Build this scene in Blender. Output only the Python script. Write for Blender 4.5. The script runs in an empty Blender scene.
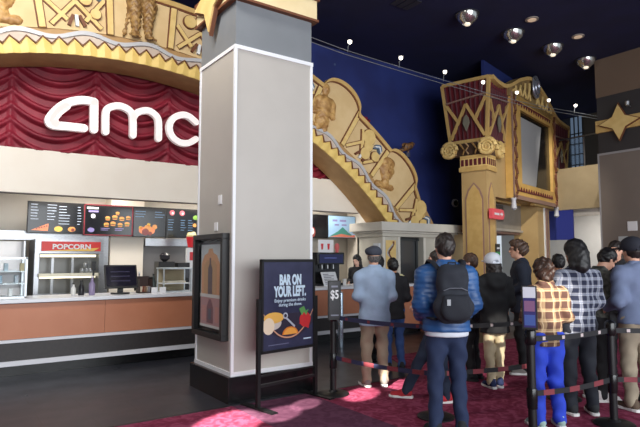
import bpy, math, random
import numpy as np
from mathutils import Vector, Matrix
random.seed(4)
PI = math.pi
scene = bpy.context.scene
COL = scene.collection

# ---------------------------------------------------------------- camera, light, exposure
FPX = 540.0
YAW = math.radians(54.7); PITCH = math.atan(43.5 / FPX)
fwd = Vector((math.cos(PITCH)*math.cos(YAW), math.cos(PITCH)*math.sin(YAW), math.sin(PITCH)))
camd = bpy.data.cameras.new('camera'); cam = bpy.data.objects.new('camera', camd); COL.objects.link(cam)
camd.sensor_fit = 'HORIZONTAL'; camd.sensor_width = 36.0; camd.lens = FPX / 640.0 * 36.0
camd.clip_start = 0.05; camd.clip_end = 200
cam.location = (0, 0, 1.6); cam.rotation_euler = fwd.to_track_quat('-Z', 'Y').to_euler()
scene.camera = cam
world = bpy.data.worlds.new('daylight'); scene.world = world; world.use_nodes = True
bg = world.node_tree.nodes['Background']; bg.inputs[0].default_value = (0.80, 0.90, 1.0, 1); bg.inputs[1].default_value = 0.75

def area_light(name, loc, aim, sx, sy, power, color=(1, 1, 1)):
    l = bpy.data.lights.new(name, 'AREA'); l.shape = 'RECTANGLE'; l.size = sx; l.size_y = sy; l.energy = power; l.color = color
    o = bpy.data.objects.new(name, l); COL.objects.link(o); o.location = loc
    o.rotation_euler = (Vector(aim) - Vector(loc)).to_track_quat('-Z', 'Y').to_euler(); return o

def spot_light(name, loc, aim, power, angle, color=(1, 1, 1), blend=0.4, size=0.03):
    l = bpy.data.lights.new(name, 'SPOT'); l.energy = power; l.spot_size = math.radians(angle); l.spot_blend = blend; l.color = color; l.shadow_soft_size = size
    o = bpy.data.objects.new(name, l); COL.objects.link(o); o.location = loc
    o.rotation_euler = (Vector(aim) - Vector(loc)).to_track_quat('-Z', 'Y').to_euler(); return o

# daylight through the glazed entrance front behind and left of the camera
area_light('entrance_daylight', (3.0, -5.5, 3.2), (4.2, 9.0, 2.6), 12, 5.0, 1180, (0.93, 0.97, 1.0))
# lamps inside the concession stand
for lx in (2.2, 4.6, 7.2):
    area_light('concession_lamp', (lx, 10.2, 2.93), (lx, 10.2, 0), 1.4, 0.5, 36, (1.0, 0.94, 0.86))
area_light('lobby_wall_wash', (0.2, 5.0, 6.1), (1.6, 9.6, 3.1), 3.0, 0.6, 230, (1.0, 0.97, 0.92))  # added fill for arch, soffit and curtain, not a fixture of the lobby
# sun patches that slip in between the entrance mullions
SUNC = (1.0, 0.93, 0.82)
for tgt, pw_, an_ in (((2.35, 4.85, 0), 36000, 4.0), ((2.95, 4.85, 0), 22000, 2.4), ((3.35, 5.0, 0), 18000, 1.8), ((4.12, 4.98, 0), 34000, 2.2), ((4.80, 5.08, 0), 30000, 1.8)):
    spot_light('sun_patch_carpet', (-3.5, 0.5, 5.6), tgt, pw_, an_, SUNC)
spot_light('sun_patch_queue', (1.5, -3.5, 5.0), (5.66, 4.2, 0.45), 6500, 5.0, SUNC)
spot_light('sun_patch_queue', (1.2, -3.5, 5.2), (4.60, 2.85, 1.35), 1300, 5.0, SUNC)
spot_light('sun_patch_arch', (0.0, -3.5, 2.5), (7.3, 8.9, 4.1), 1600, 17.0, SUNC, 1.0)
spot_light('marquee_spot', (8.2, 4.0, 5.6), (11.2, 7.9, 2.3), 480, 50.0, (1, .93, .8), 1.0)  # added fill on the gold front, no fixture hangs here
spot_light('marquee_spot', (9.6, 4.2, 5.8), (13.4, 8.5, 1.9), 600, 32.0, (1, .93, .8), 1.0)  # second added fill, brightens the lower pier
spot_light('balcony_spot', (11.9, 6.6, 6.3), (15.0, 8.5, 3.3), 700, 42.0, (1.0, 0.95, 0.88), 1.0)  # added fill to brighten the tan balcony face

area_light('under_balcony_lamp', (16.4, 8.6, 2.9), (17.4, 8.8, 0), 1.2, 1.2, 90, (1.0, 0.97, 0.93))  # added fill to lift the far wall, no lamp known here
scene.view_settings.view_transform = 'Standard'; scene.view_settings.look = 'None'
scene.view_settings.gamma = 1.0; scene.view_settings.use_curve_mapping = False
scene.view_settings.exposure = 0.05

# ---------------------------------------------------------------- materials
def lin(c):
    return tuple((x/12.92 if x <= .04045 else ((x+.055)/1.055)**2.4) for x in [v/255.0 for v in c])
MATS = {}
def mat(name, rgb, rough=0.6, metal=0.0, emit=0.0, spec=None, alpha=None, trans=None):
    if name in MATS: return MATS[name]
    m = bpy.data.materials.new(name); m.use_nodes = True
    b = m.node_tree.nodes['Principled BSDF']; c = lin(rgb) + (1,)
    b.inputs['Base Color'].default_value = c; b.inputs['Roughness'].default_value = rough; b.inputs['Metallic'].default_value = metal
    if spec is not None: b.inputs['Specular IOR Level'].default_value = spec
    if emit: b.inputs['Emission Color'].default_value = c; b.inputs['Emission Strength'].default_value = emit
    if trans is not None: b.inputs['Transmission Weight'].default_value = trans
    if alpha is not None: b.inputs['Alpha'].default_value = alpha
    MATS[name] = m; return m
def nodes(m): return m.node_tree.nodes, m.node_tree.links, m.node_tree.nodes['Principled BSDF']
def mottle(name, a, b_, scale=4, rough=.6, bump=0.0, detail=4, metal=0, stretch=None, spec=None):
    """two tones mixed by noise"""
    if name in MATS: return MATS[name]
    m = mat(name, a, rough, metal, spec=spec); n, l, b = nodes(m)
    tc = n.new('ShaderNodeTexCoord'); no = n.new('ShaderNodeTexNoise'); no.inputs['Scale'].default_value = scale; no.inputs['Detail'].default_value = detail
    mp = n.new('ShaderNodeMapping'); l.new(tc.outputs['Object'], mp.inputs['Vector']); l.new(mp.outputs['Vector'], no.inputs['Vector'])
    if stretch: mp.inputs['Scale'].default_value = stretch
    cr = n.new('ShaderNodeValToRGB'); cr.color_ramp.elements[0].position = .38; cr.color_ramp.elements[1].position = .62
    cr.color_ramp.elements[0].color = lin(a) + (1,); cr.color_ramp.elements[1].color = lin(b_) + (1,)
    l.new(no.outputs['Fac'], cr.inputs['Fac']); l.new(cr.outputs['Color'], b.inputs['Base Color'])
    if bump:
        bp = n.new('ShaderNodeBump'); bp.inputs['Strength'].default_value = bump; bp.inputs['Distance'].default_value = .01
        l.new(no.outputs['Fac'], bp.inputs['Height']); l.new(bp.outputs['Normal'], b.inputs['Normal'])
    return m
def math_node(n, l, op, a, b=None):
    q = n.new('ShaderNodeMath'); q.operation = op
    for i, v in enumerate((a, b)):
        if v is None: continue
        if isinstance(v, (int, float)): q.inputs[i].default_value = v
        else: l.new(v, q.inputs[i])
    return q.outputs[0]
def plaid(name, base, band, line, px=.085, pz=.085, wx=.45, wz=.45, lw=.08):
    """woven check: bands both ways plus thin lines, in the garment's own coordinates"""
    if name in MATS: return MATS[name]
    m = mat(name, base, .85); n, l, b = nodes(m)
    tc = n.new('ShaderNodeTexCoord'); sp = n.new('ShaderNodeSeparateXYZ'); l.new(tc.outputs['Object'], sp.inputs[0])
    xx = math_node(n, l, 'ADD', sp.outputs[0], math_node(n, l, 'MULTIPLY', sp.outputs[1], .6))
    def stripes(v, p, w, off=0.0):
        f = math_node(n, l, 'FRACT', math_node(n, l, 'ADD', math_node(n, l, 'DIVIDE', math_node(n, l, 'ADD', v, 10.0), p), off))
        return math_node(n, l, 'LESS_THAN', f, w)
    sx = stripes(xx, px, wx); sz = stripes(sp.outputs[2], pz, wz)
    both = math_node(n, l, 'MULTIPLY', math_node(n, l, 'ADD', sx, sz), .5)
    m1 = n.new('ShaderNodeMix'); m1.data_type = 'RGBA'; l.new(both, m1.inputs[0]); m1.inputs[6].default_value = lin(base)+(1,); m1.inputs[7].default_value = lin(band)+(1,)
    tx = stripes(xx, px, lw, .27); tz = stripes(sp.outputs[2], pz, lw, .27)
    mx = math_node(n, l, 'MULTIPLY', math_node(n, l, 'MAXIMUM', tx, tz), .7)
    m2 = n.new('ShaderNodeMix'); m2.data_type = 'RGBA'; l.new(mx, m2.inputs[0]); l.new(m1.outputs[2], m2.inputs[6]); m2.inputs[7].default_value = lin(line)+(1,)
    l.new(m2.outputs[2], b.inputs['Base Color']); return m

# ---------------------------------------------------------------- mesh building
class MB:
    def __init__(s): s.v = []; s.f = []; s.M = None
    def add(s, vs, fs):
        o = len(s.v)
        for p in vs:
            p = Vector(p); s.v.append(tuple(s.M @ p) if s.M else tuple(p))
        s.f += [tuple(i + o for i in f) for f in fs]; return s
    def box(s, x0, x1, y0, y1, z0, z1):
        return s.add([(x0,y0,z0),(x1,y0,z0),(x1,y1,z0),(x0,y1,z0),(x0,y0,z1),(x1,y0,z1),(x1,y1,z1),(x0,y1,z1)],
                     [(0,3,2,1),(4,5,6,7),(0,1,5,4),(1,2,6,5),(2,3,7,6),(3,0,4,7)])
    def taper(s, c, b, t, z0, z1):      # box with a different size at the bottom and the top
        vs = [(c[0]+sx*w[0]/2, c[1]+sy*w[1]/2, z) for z, w in ((z0, b), (z1, t)) for sx, sy in ((-1,-1),(1,-1),(1,1),(-1,1))]
        return s.add(vs, [(0,3,2,1),(4,5,6,7),(0,1,5,4),(1,2,6,5),(2,3,7,6),(3,0,4,7)])
    def prism(s, pts, o, ex, ey, ez, d):
        o, ex, ey, ez = Vector(o), Vector(ex), Vector(ey), Vector(ez); n = len(pts)
        vs = [o + ex*a + ey*b for a, b in pts] + [o + ex*a + ey*b + ez*d for a, b in pts]
        return s.add(vs, [tuple(range(n-1,-1,-1)), tuple(range(n, 2*n))] + [(i, (i+1) % n, n+(i+1) % n, n+i) for i in range(n)])
    def lathe(s, prof, c=(0,0,0), n=20, ax='z', sy=1.0):
        vs = []; fs = []; m = len(prof)
        for i in range(n):
            a = 2*PI*i/n
            for r, h in prof:
                p = (r*math.cos(a), r*math.sin(a)*sy, h)
                if ax == 'x': p = (p[2], p[0], p[1])
                if ax == 'y': p = (p[0], p[2], p[1])
                vs.append((c[0]+p[0], c[1]+p[1], c[2]+p[2]))
        for i in range(n):
            j = (i+1) % n
            for k in range(m-1): fs.append((i*m+k, j*m+k, j*m+k+1, i*m+k+1))
        fs.append(tuple(i*m for i in range(n-1,-1,-1))); fs.append(tuple(i*m+m-1 for i in range(n)))
        return s.add(vs, fs)
    def cyl(s, c, r, z0, z1, n=20, r2=None, ax='z'): return s.lathe([(r, z0), (r if r2 is None else r2, z1)], c, n, ax)
    def tube(s, path, r, n=8, flat=None):
        path = [Vector(p) for p in path]; vs = []; fs = []; m = len(path)
        for i, p in enumerate(path):
            t = (path[min(i+1, m-1)] - path[max(i-1, 0)]).normalized()
            a = Vector((0,0,1)) if abs(t.z) < .9 else Vector((1,0,0))
            u = t.cross(a).normalized(); w = u.cross(t)
            rr = r[i] if isinstance(r, (list, tuple)) else r
            for k in range(n):
                q = 2*PI*k/n; vs.append(p + u*math.cos(q)*rr + w*math.sin(q)*rr*(flat or 1))
        for i in range(m-1):
            for k in range(n): fs.append((i*n+k, i*n+(k+1) % n, (i+1)*n+(k+1) % n, (i+1)*n+k))
        fs.append(tuple(range(n))); fs.append(tuple((m-1)*n+k for k in range(n-1,-1,-1)))
        return s.add(vs, fs)
    def strip(s, path, h, t):           # a band standing on edge along a path
        path = [Vector(p) for p in path]; vs = []; fs = []; m = len(path)
        for i, p in enumerate(path):
            d = (path[min(i+1, m-1)] - path[max(i-1, 0)]); nrm = Vector((-d.y, d.x, 0)).normalized()*t/2
            vs += [p+nrm+Vector((0,0,h/2)), p-nrm+Vector((0,0,h/2)), p-nrm-Vector((0,0,h/2)), p+nrm-Vector((0,0,h/2))]
        for i in range(m-1):
            for k in range(4): fs.append((i*4+k, i*4+(k+1) % 4, i*4+4+(k+1) % 4, i*4+4+k))
        fs += [(3,2,1,0), tuple((m-1)*4+k for k in range(4))]
        return s.add(vs, fs)
    def bar2d(s, a, b, w, o, ex, ey, ez, d, round_=False):   # a flat bar between two 2-D points
        a = Vector(a); b = Vector(b); t = (b-a).normalized(); n = Vector((-t.y, t.x))*w/2
        pts = [a-n, b-n, b+n, a+n]
        return s.prism([tuple(p) for p in pts], o, ex, ey, ez, d)
    def build(s, name, m, parent=None, smooth=False, bevel=0.0, loc=None):
        me = bpy.data.meshes.new(name); me.from_pydata(s.v, [], s.f); me.update()
        import bmesh
        b = bmesh.new(); b.from_mesh(me); bmesh.ops.recalc_face_normals(b, faces=b.faces); b.to_mesh(me); b.free()
        o = bpy.data.objects.new(name, me); COL.objects.link(o)
        if m: me.materials.append(m)
        if smooth:
            for p in me.polygons: p.use_smooth = True
            md = o.modifiers.new('edge', 'EDGE_SPLIT'); md.split_angle = math.radians(38)
        if bevel:
            md = o.modifiers.new('bevel', 'BEVEL'); md.width = bevel; md.segments = 2; md.limit_method = 'ANGLE'
        if parent: o.parent = parent
        if loc: o.location = loc
        return o

def thing(name, label, cat, loc=(0,0,0), rz=0.0, group=None):
    o = bpy.data.objects.new(name, None); COL.objects.link(o); o.location = loc; o.rotation_euler = (0,0,rz); o.empty_display_size = .1
    o['label'] = label; o['category'] = cat
    if group: o['group'] = group
    return o
def tag(o, label, cat, group=None):
    o['label'] = label; o['category'] = cat
    if group: o['group'] = group
    return o
def struct(o): o['kind'] = 'structure'; return o
def text_mesh(name, body, size, m, M, parent=None, depth=.004, bold=0.0, width=None, sx=1.0, align='CENTER', spacing=1.0):
    cu = bpy.data.curves.new(name, 'FONT'); cu.body = body; cu.size = size; cu.extrude = depth; cu.offset = bold; cu.align_x = align; cu.space_character = spacing; cu.resolution_u = 3
    t = bpy.data.objects.new(name, cu); COL.objects.link(t)
    dg = bpy.context.evaluated_depsgraph_get(); dg.update()
    me = bpy.data.meshes.new_from_object(t.evaluated_get(dg)); bpy.data.objects.remove(t)
    if width:
        xs = [v.co.x for v in me.vertices]; sx = width/(max(xs)-min(xs))
    me.transform(M @ Matrix.Diagonal((sx, 1, 1, 1))); me.name = name; me.materials.clear(); me.materials.append(m)
    o = bpy.data.objects.new(name, me); COL.objects.link(o)
    if parent: o.parent = parent
    return o
def frame_mat(o, ex, ey, ez):
    M = Matrix.Identity(4)
    for i, e in enumerate((ex, ey, ez)):
        for j in range(3): M[j][i] = e[j]
    for j in range(3): M[j][3] = o[j]
    return M
FX = lambda x, y, z: frame_mat((x, y, z), (1,0,0), (0,0,1), (0,-1,0))      # text upright on a face that looks to -Y
FY = lambda x, y, z: frame_mat((x, y, z), (0,-1,0), (0,0,1), (-1,0,0))     # ... to -X

# ---------------------------------------------------------------- organic shapes: smooth union of tapered capsules and ellipsoids, skinned by surface nets
def seg_d(P, a, b, ra, rb, fl=1.0, fx=1.0):
    a = np.array(a, np.float32); b = np.array(b, np.float32); sc = np.array([1/fx, 1/fl, 1], np.float32)
    Q = (P - a)*sc; d = (b - a)*sc; L = max(float(d @ d), 1e-9)
    t = np.clip((Q @ d)/L, 0, 1)
    return np.linalg.norm(Q - t[..., None]*d, axis=-1) - (ra + (rb-ra)*t)
def ell_d(P, c, r, R=None):
    Q = P - np.array(c, np.float32)
    if R is not None: Q = Q @ np.array(R, np.float32)
    r = np.array(r, np.float32); k = np.linalg.norm(Q/r, axis=-1); g = np.linalg.norm(Q/(r*r), axis=-1)
    return k*(k-1)/np.maximum(g, 1e-6)
def prim_d(P, p):
    if p[0] == 'c': return seg_d(P, *p[1:5], *(p[5:7]))
    if p[0] == 'e': return ell_d(P, *p[1:4])
    if p[0] == 'b':      # rounded box: centre, half sizes, radius, R
        Q = P - np.array(p[1], np.float32)
        if len(p) > 4: Q = Q @ np.array(p[4], np.float32)
        q = np.abs(Q) - (np.array(p[2], np.float32) - p[3])
        return np.linalg.norm(np.maximum(q, 0), axis=-1) + np.minimum(q.max(-1), 0) - p[3]
    if p[0] == 'h':      # half space: keep points on the -n side
        return (P - np.array(p[1], np.float32)) @ np.array(p[2], np.float32)
def bounds(p):
    if p[0] == 'c':
        a, b = np.array(p[1]), np.array(p[2]); r = max(p[3], p[4]); return np.minimum(a, b)-r*1.25, np.maximum(a, b)+r*1.25
    r = max(p[2]) * (1.75 if p[0] == 'b' else 1.0); return np.array(p[1])-r, np.array(p[1])+r
def organic(name, prims, m, parent=None, h=.012, k=.03, cuts=(), disp=None, mirror=False):
    lo = np.min([bounds(p)[0] for p in prims], 0) - 3*h; hi = np.max([bounds(p)[1] for p in prims], 0) + 3*h
    n = np.ceil((hi-lo)/h).astype(int) + 1
    D = np.full(n, .2, np.float32)
    ax = [lo[i] + h*np.arange(n[i]) for i in range(3)]
    for p in prims:
        a, b = bounds(p); kk = p[-1]['k'] if isinstance(p[-1], dict) else k
        if isinstance(p[-1], dict): p = p[:-1]
        i0 = np.maximum(((a - lo - kk)/h).astype(int) - 1, 0); i1 = np.minimum(((b - lo + kk)/h).astype(int) + 3, n)
        s = tuple(slice(i0[i], i1[i]) for i in range(3))
        P = np.stack(np.meshgrid(*(ax[i][s[i]] for i in range(3)), indexing='ij'), -1).astype(np.float32)
        d = prim_d(P, p); D0 = D[s]; w = np.maximum(kk - np.abs(D0-d), 0)/kk
        D[s] = np.minimum(D0, d) - w*w*kk*.25
    if cuts or disp:
        P = np.stack(np.meshgrid(*ax, indexing='ij'), -1).astype(np.float32)
        if disp: D = D + disp(P).astype(np.float32)
        for c in cuts:
            D = np.maximum(D, prim_d(P, c) if c[0] == 'h' else -prim_d(P, c))
    S = D < 0; N = [x-1 for x in D.shape]
    def cor(i, j, k_, A=D): return A[i:i+N[0], j:j+N[1], k_:k_+N[2]]
    anyv = np.zeros(N, bool); allv = np.ones(N, bool)
    offs = [(i, j, k_) for i in (0, 1) for j in (0, 1) for k_ in (0, 1)]
    for o in offs: c = cor(*o, A=S); anyv |= c; allv &= c
    mask = anyv & ~allv; idx = np.full(N, -1, np.int64); cnt = int(mask.sum()); idx[mask] = np.arange(cnt)
    acc = np.zeros((cnt, 3)); num = np.zeros(cnt)
    for a in offs:
        for d in range(3):
            if a[d]: continue
            b = list(a); b[d] = 1
            da = cor(*a)[mask]; db = cor(*b)[mask]; cr = (da < 0) != (db < 0); t = np.where(cr, da/np.where(cr, da-db, 1), 0)
            for q in range(3): acc[:, q] += cr*(a[q] + (t if q == d else 0))
            num += cr
    V = (np.argwhere(mask) + acc/num[:, None])*h + lo
    F = []
    for d in range(3):
        e1, e2 = [(1, 2), (2, 0), (0, 1)][d]
        sl0 = [slice(1, -1)]*3; sl1 = [slice(1, -1)]*3; sl0[d] = slice(0, -1); sl1[d] = slice(1, None)
        A = S[tuple(sl0)]; B = S[tuple(sl1)]
        base = np.argwhere(A != B); sg = A[A != B]
        base = base + np.array([0 if q == d else 1 for q in range(3)])
        def cell(o1, o2):
            c = base.copy(); c[:, e1] -= o1; c[:, e2] -= o2; return idx[c[:, 0], c[:, 1], c[:, 2]]
        q = np.stack([cell(1, 1), cell(0, 1), cell(0, 0), cell(1, 0)], 1); q[~sg] = q[~sg][:, ::-1]; F.append(q)
    F = np.concatenate(F); F = F[(F >= 0).all(1)]
    me = bpy.data.meshes.new(name); me.vertices.add(len(V)); me.vertices.foreach_set('co', V.astype(np.float32).ravel())
    me.loops.add(F.size); me.loops.foreach_set('vertex_index', F.astype(np.int32).ravel())
    me.polygons.add(len(F)); me.polygons.foreach_set('loop_start', np.arange(0, F.size, 4, dtype=np.int32))
    me.update(calc_edges=True); me.validate()
    me.polygons.foreach_set('use_smooth', np.ones(len(F), bool)); me.materials.append(m)
    o = bpy.data.objects.new(name, me); COL.objects.link(o)
    if parent: o.parent = parent
    return o
def rotm(rx=0, ry=0, rz=0):
    return np.array(Matrix.Rotation(rz, 3, 'Z') @ Matrix.Rotation(ry, 3, 'Y') @ Matrix.Rotation(rx, 3, 'X'))

# ---------------------------------------------------------------- shared materials
GREYP = mottle('pillar_grey_laminate', (184,179,172), (181,176,169), 3, .42)
GREYD = mottle('pillar_dark_band', (124,128,132), (120,124,128), 3, .5)
WHITE_TRIM = mat('white_trim', (232,234,238), .4)
BLACKL = mat('black_laminate', (16,16,18), .25)
BLACKM = mat('black_metal', (18,18,20), .45)
GOLD = mottle('painted_gold_plaster', (206,172,108), (196,160,96), 6, .55)
GOLDL = mottle('pale_gold_plaster', (226,196,130), (216,184,116), 6, .55)
IVORY = mottle('ivory_plaster', (216,188,140), (208,178,128), 3, .65)
BROWN = mat('brown_outline_paint', (112,66,40), .6)
MAROON = mat('maroon_paint', (92,26,36), .6)
SILVERB = mat('pale_blue_silver_paint', (188,188,190), .45, .1)
CREAM = mottle('cream_wall_paint', (234,226,213), (231,222,208), 2, .7)
STEEL = mottle('brushed_steel', (176,178,182), (150,152,156), 30, .32, metal=.85, stretch=(1,1,12))
WHITEP = mat('white_plastic', (232,232,234), .4)
GLASSM = mat('clear_glass', (236,244,248), .05, trans=1.0, spec=.5)
GLASSM.node_tree.nodes['Principled BSDF'].inputs['IOR'].default_value = 1.02
GLASSM.node_tree.nodes['Principled BSDF'].inputs['Alpha'].default_value = .25
# ================================================================ THE SETTING
# floor: dark grey tiles
def tile_mat():
    m = mat('dark_floor_tile', (48,50,58), .3, spec=.35); n, l, b = nodes(m)
    tc = n.new('ShaderNodeTexCoord'); br = n.new('ShaderNodeTexBrick'); l.new(tc.outputs['Object'], br.inputs['Vector'])
    br.inputs['Scale'].default_value = 1.0; br.inputs['Brick Width'].default_value = .9; br.inputs['Row Height'].default_value = .45; br.inputs['Mortar Size'].default_value = .005
    br.inputs['Color1'].default_value = lin((50,52,60))+(1,); br.inputs['Color2'].default_value = lin((45,47,54))+(1,); br.inputs['Mortar'].default_value = lin((26,26,28))+(1,)
    l.new(br.outputs['Color'], b.inputs['Base Color'])
    no = n.new('ShaderNodeTexNoise'); no.inputs['Scale'].default_value = 3.0; mr = n.new('ShaderNodeMapRange'); mr.inputs[3].default_value = .22; mr.inputs[4].default_value = .42
    l.new(tc.outputs['Object'], no.inputs['Vector']); l.new(no.outputs['Fac'], mr.inputs[0]); l.new(mr.outputs[0], b.inputs['Roughness']); return m
struct(MB().box(-9, 26, -7, 20, -.1, 0).build('floor', tile_mat()))
def carpet_mat(name, a, b_, c):
    m = mat(name, a, .95, spec=.1); n, l, b = nodes(m)
    tc = n.new('ShaderNodeTexCoord'); no = n.new('ShaderNodeTexNoise'); no.inputs['Scale'].default_value = 7.5; no.inputs['Detail'].default_value = 3; no.inputs['Distortion'].default_value = 1.6
    l.new(tc.outputs['Object'], no.inputs['Vector'])
    cr = n.new('ShaderNodeValToRGB'); cr.color_ramp.interpolation = 'EASE'
    e = cr.color_ramp.elements; e[0].position = .40; e[0].color = lin(a)+(1,); e[1].position = .60; e[1].color = lin(c)+(1,); q = e.new(.5); q.color = lin(b_)+(1,)
    l.new(no.outputs['Fac'], cr.inputs['Fac']); l.new(cr.outputs['Color'], b.inputs['Base Color'])
    bp = n.new('ShaderNodeBump'); bp.inputs['Strength'].default_value = .3; n2 = n.new('ShaderNodeTexNoise'); n2.inputs['Scale'].default_value = 160
    l.new(tc.outputs['Object'], n2.inputs['Vector']); l.new(n2.outputs['Fac'], bp.inputs['Height']); l.new(bp.outputs['Normal'], b.inputs['Normal']); return m
CARPET = carpet_mat('crimson_patterned_carpet', (114,42,64), (130,53,77), (146,68,94))
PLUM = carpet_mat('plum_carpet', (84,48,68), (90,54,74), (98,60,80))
c = MB(); c.prism([(-9,-7),(2.66,-7),(2.66,5.4),(-9,5.4)], (0,0,0), (1,0,0), (0,1,0), (0,0,1), .006)
c.prism([(3.62,-7),(26,-7),(26,6.6),(6.0,6.6),(5.4,5.32),(3.62,5.36)], (0,0,0), (1,0,0), (0,1,0), (0,0,1), .006)
struct(c.build('floor_carpet', CARPET))
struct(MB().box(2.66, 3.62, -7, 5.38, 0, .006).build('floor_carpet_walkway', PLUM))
t = MB().box(-9, 2.63, 5.385, 5.42, 0, .009); t.box(3.70, 5.4, 5.34, 5.37, 0, .009)
struct(t.build('trim_1', mat('carpet_edge_strip', (30,26,30), .5)))

# ceiling and far walls
NAVY = mottle('dark_navy_ceiling', (18,21,62), (21,24,70), 1.5, .85)
ce = MB().box(-9, 26, -7, 16, 6.43, 6.6)
struct(ce.build('ceiling', NAVY))
def blue_mat():
    m = mat('deep_blue_wall', (26,42,112), .7); n, l, b = nodes(m)
    tc = n.new('ShaderNodeTexCoord'); vo = n.new('ShaderNodeTexVoronoi'); vo.inputs['Scale'].default_value = 1.7
    l.new(tc.outputs['Object'], vo.inputs['Vector'])
    lt = math_node(n, l, 'LESS_THAN', vo.outputs['Distance'], .055)
    no = n.new('ShaderNodeTexNoise'); no.inputs['Scale'].default_value = 1.0; l.new(tc.outputs['Object'], no.inputs['Vector'])
    cr = n.new('ShaderNodeValToRGB'); cr.color_ramp.elements[0].position = .4; cr.color_ramp.elements[1].position = .62
    cr.color_ramp.elements[0].color = lin((22,34,92))+(1,); cr.color_ramp.elements[1].color = lin((29,44,108))+(1,); l.new(no.outputs['Fac'], cr.inputs['Fac'])
    mx = n.new('ShaderNodeMix'); mx.data_type = 'RGBA'; l.new(math_node(n, l, 'MULTIPLY', lt, .45), mx.inputs[0]); l.new(cr.outputs['Color'], mx.inputs[6]); mx.inputs[7].default_value = lin((84,100,130))+(1,)
    l.new(mx.outputs[2], b.inputs['Base Color']); return m
BLUE = blue_mat()
struct(MB().box(9.6, 12.9, 9.77, 9.95, 0, 6.43).build('wall_blue', BLUE))
struct(MB().box(-6.0, 8.3, 11.2, 11.4, 0, 3.2).build('wall_concession_back', mottle('warm_grey_back_wall', (206,200,190), (200,194,184), 2, .7)))
struct(MB().box(-9, 9.6, 9.77, 9.95, 3.0, 6.43).build('wall_above_concession', BLUE))
struct(MB().box(-9, 8.0, 9.95, 11.2, 3.0, 3.1).build('ceiling_concession', CREAM))

struct(MB().box(-6.2, -6.0, -7, 11.2, 0, 6.43).build('wall_left', mottle('taupe_side_wall', (120,110,102), (114,104,96), 2, .7)))  # unseen wall added to cut the sky light from the left

# ---- pillar (near): base, body, trims, cornice
p = thing('pillar', 'massive square grey clad pillar with white edge strips and black base, near the middle of the lobby', 'pillar', (2.71, 5.52, 0)); 
W, Dp = 1.07, 1.0
MB().box(-.055, W+.06, -.043, Dp+.05, 0, .285).build('base', BLACKL, p, bevel=.004)
MB().box(0, W, 0, Dp, .285, 4.03).build('body', GREYP, p)
MB().box(.004, W-.004, .004, Dp-.004, 4.03, 4.60).build('upper_band', GREYD, p)
MB().box(.02, W-.02, .02, Dp-.02, 4.6, 6.43).build('shaft', mat('taupe_upper', (92,82,76), .6), p)
e = MB()
for x, y in ((-.012, -.012), (W-.028, -.012), (-.012, Dp-.028), (W-.028, Dp-.028)): e.box(x, x+.034, y, y+.034, .285, 4.03)
e.build('corner_strip', WHITE_TRIM, p)
e = MB()
for z in (.285, 4.01): e.box(-.014, W+.014, -.014, Dp+.014, z, z+.045)
e.build('band_strip', WHITE_TRIM, p)
MB().box(-.05, W+.05, -.05, Dp+.05, 4.60, 4.88).build('cornice', mottle('cream_gold_paint', (238,218,172), (230,208,160), 3, .5), p, bevel=.01)
e = MB(); e.box(-.075, W+.075, -.075, Dp+.075, 4.86, 4.91); e.box(-.065, W+.065, -.065, Dp+.065, 4.585, 4.615); e.build('cornice_edge', BROWN, p)
STARP = [(0,.50),(.10,.17),(.48,.02),(.13,-.10),(0,-.50),(-.13,-.10),(-.48,.02),(-.10,.17)]
STARP = [(0,.46),(.155,.15),(.50,0),(.155,-.15),(0,-.46),(-.155,-.15),(-.50,0),(-.155,.15)]
def star(parent, o, ex, ey, ez):
    m = MB(); m.prism(STARP, o, ex, ey, ez, .05); m.build('star_edge', BROWN, parent)
    m = MB(); m.prism([(a*.9, b*.9) for a, b in STARP], Vector(o)+Vector(ez)*.05, ex, ey, ez, .02); m.build('star_emblem', GOLDL, parent)
star(p, (-.05, .52, 4.77), (0,-1,0), (0,0,1), (-1,0,0))
MB().box(-.012, 0, .30, .39, 2.22, 2.33).box(-.014, -.012, .315, .375, 2.235, 2.315).build('sensor_plate', WHITEP, p, bevel=.003)
MB().box(-.012, 0, .40, .49, 1.91, 2.01).build('wall_plate', WHITEP, p, bevel=.003)

# ---- far brown column with the star band
p = thing('pillar', 'tall taupe column with gold star band and white switch plate, beside the far balcony', 'pillar', (13.04, 4.4, 0))
TAUPE = mottle('taupe_laminate', (120,110,103), (117,107,100), 2, .5)
L = 2.29
MB().box(0, 1.2, 0, L, 0, 4.05).build('body', TAUPE, p)
MB().box(.01, 1.19, .01, L-.01, 4.10, 5.48).build('upper_band', mat('dark_upper_band', (52,50,52), .5), p)
MB().box(0, 1.2, 0, L, 5.48, 6.43).build('shaft', mat('taupe_upper2', (108,90,76), .5), p)
MB().box(-.015, 1.21, -.01, L+.012, 4.05, 4.10).box(-.015, .03, L-.02, L+.014, .3, 4.05).build('band_strip', mat('grey_trim', (150,148,150), .5), p)
MB().box(-.05, 1.24, -.04, L+.02, 4.60, 4.90).build('cornice', GOLD, p, bevel=.01)
star(p, (-.05, L-.56, 4.77), (0,-1,0), (0,0,1), (-1,0,0))
MB().box(-.02, 0, L-.83, L-.61, 2.2, 2.42).build('switch_plate', WHITEP, p, bevel=.01)
MB().box(-.02, 0, L-.6, L-.4, 1.93, 2.08).box(-.03, -.02, L-.57, L-.5, 1.96, 2.05).build('control_plate', mat('grey_plate', (176,180,182), .4), p)

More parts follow.
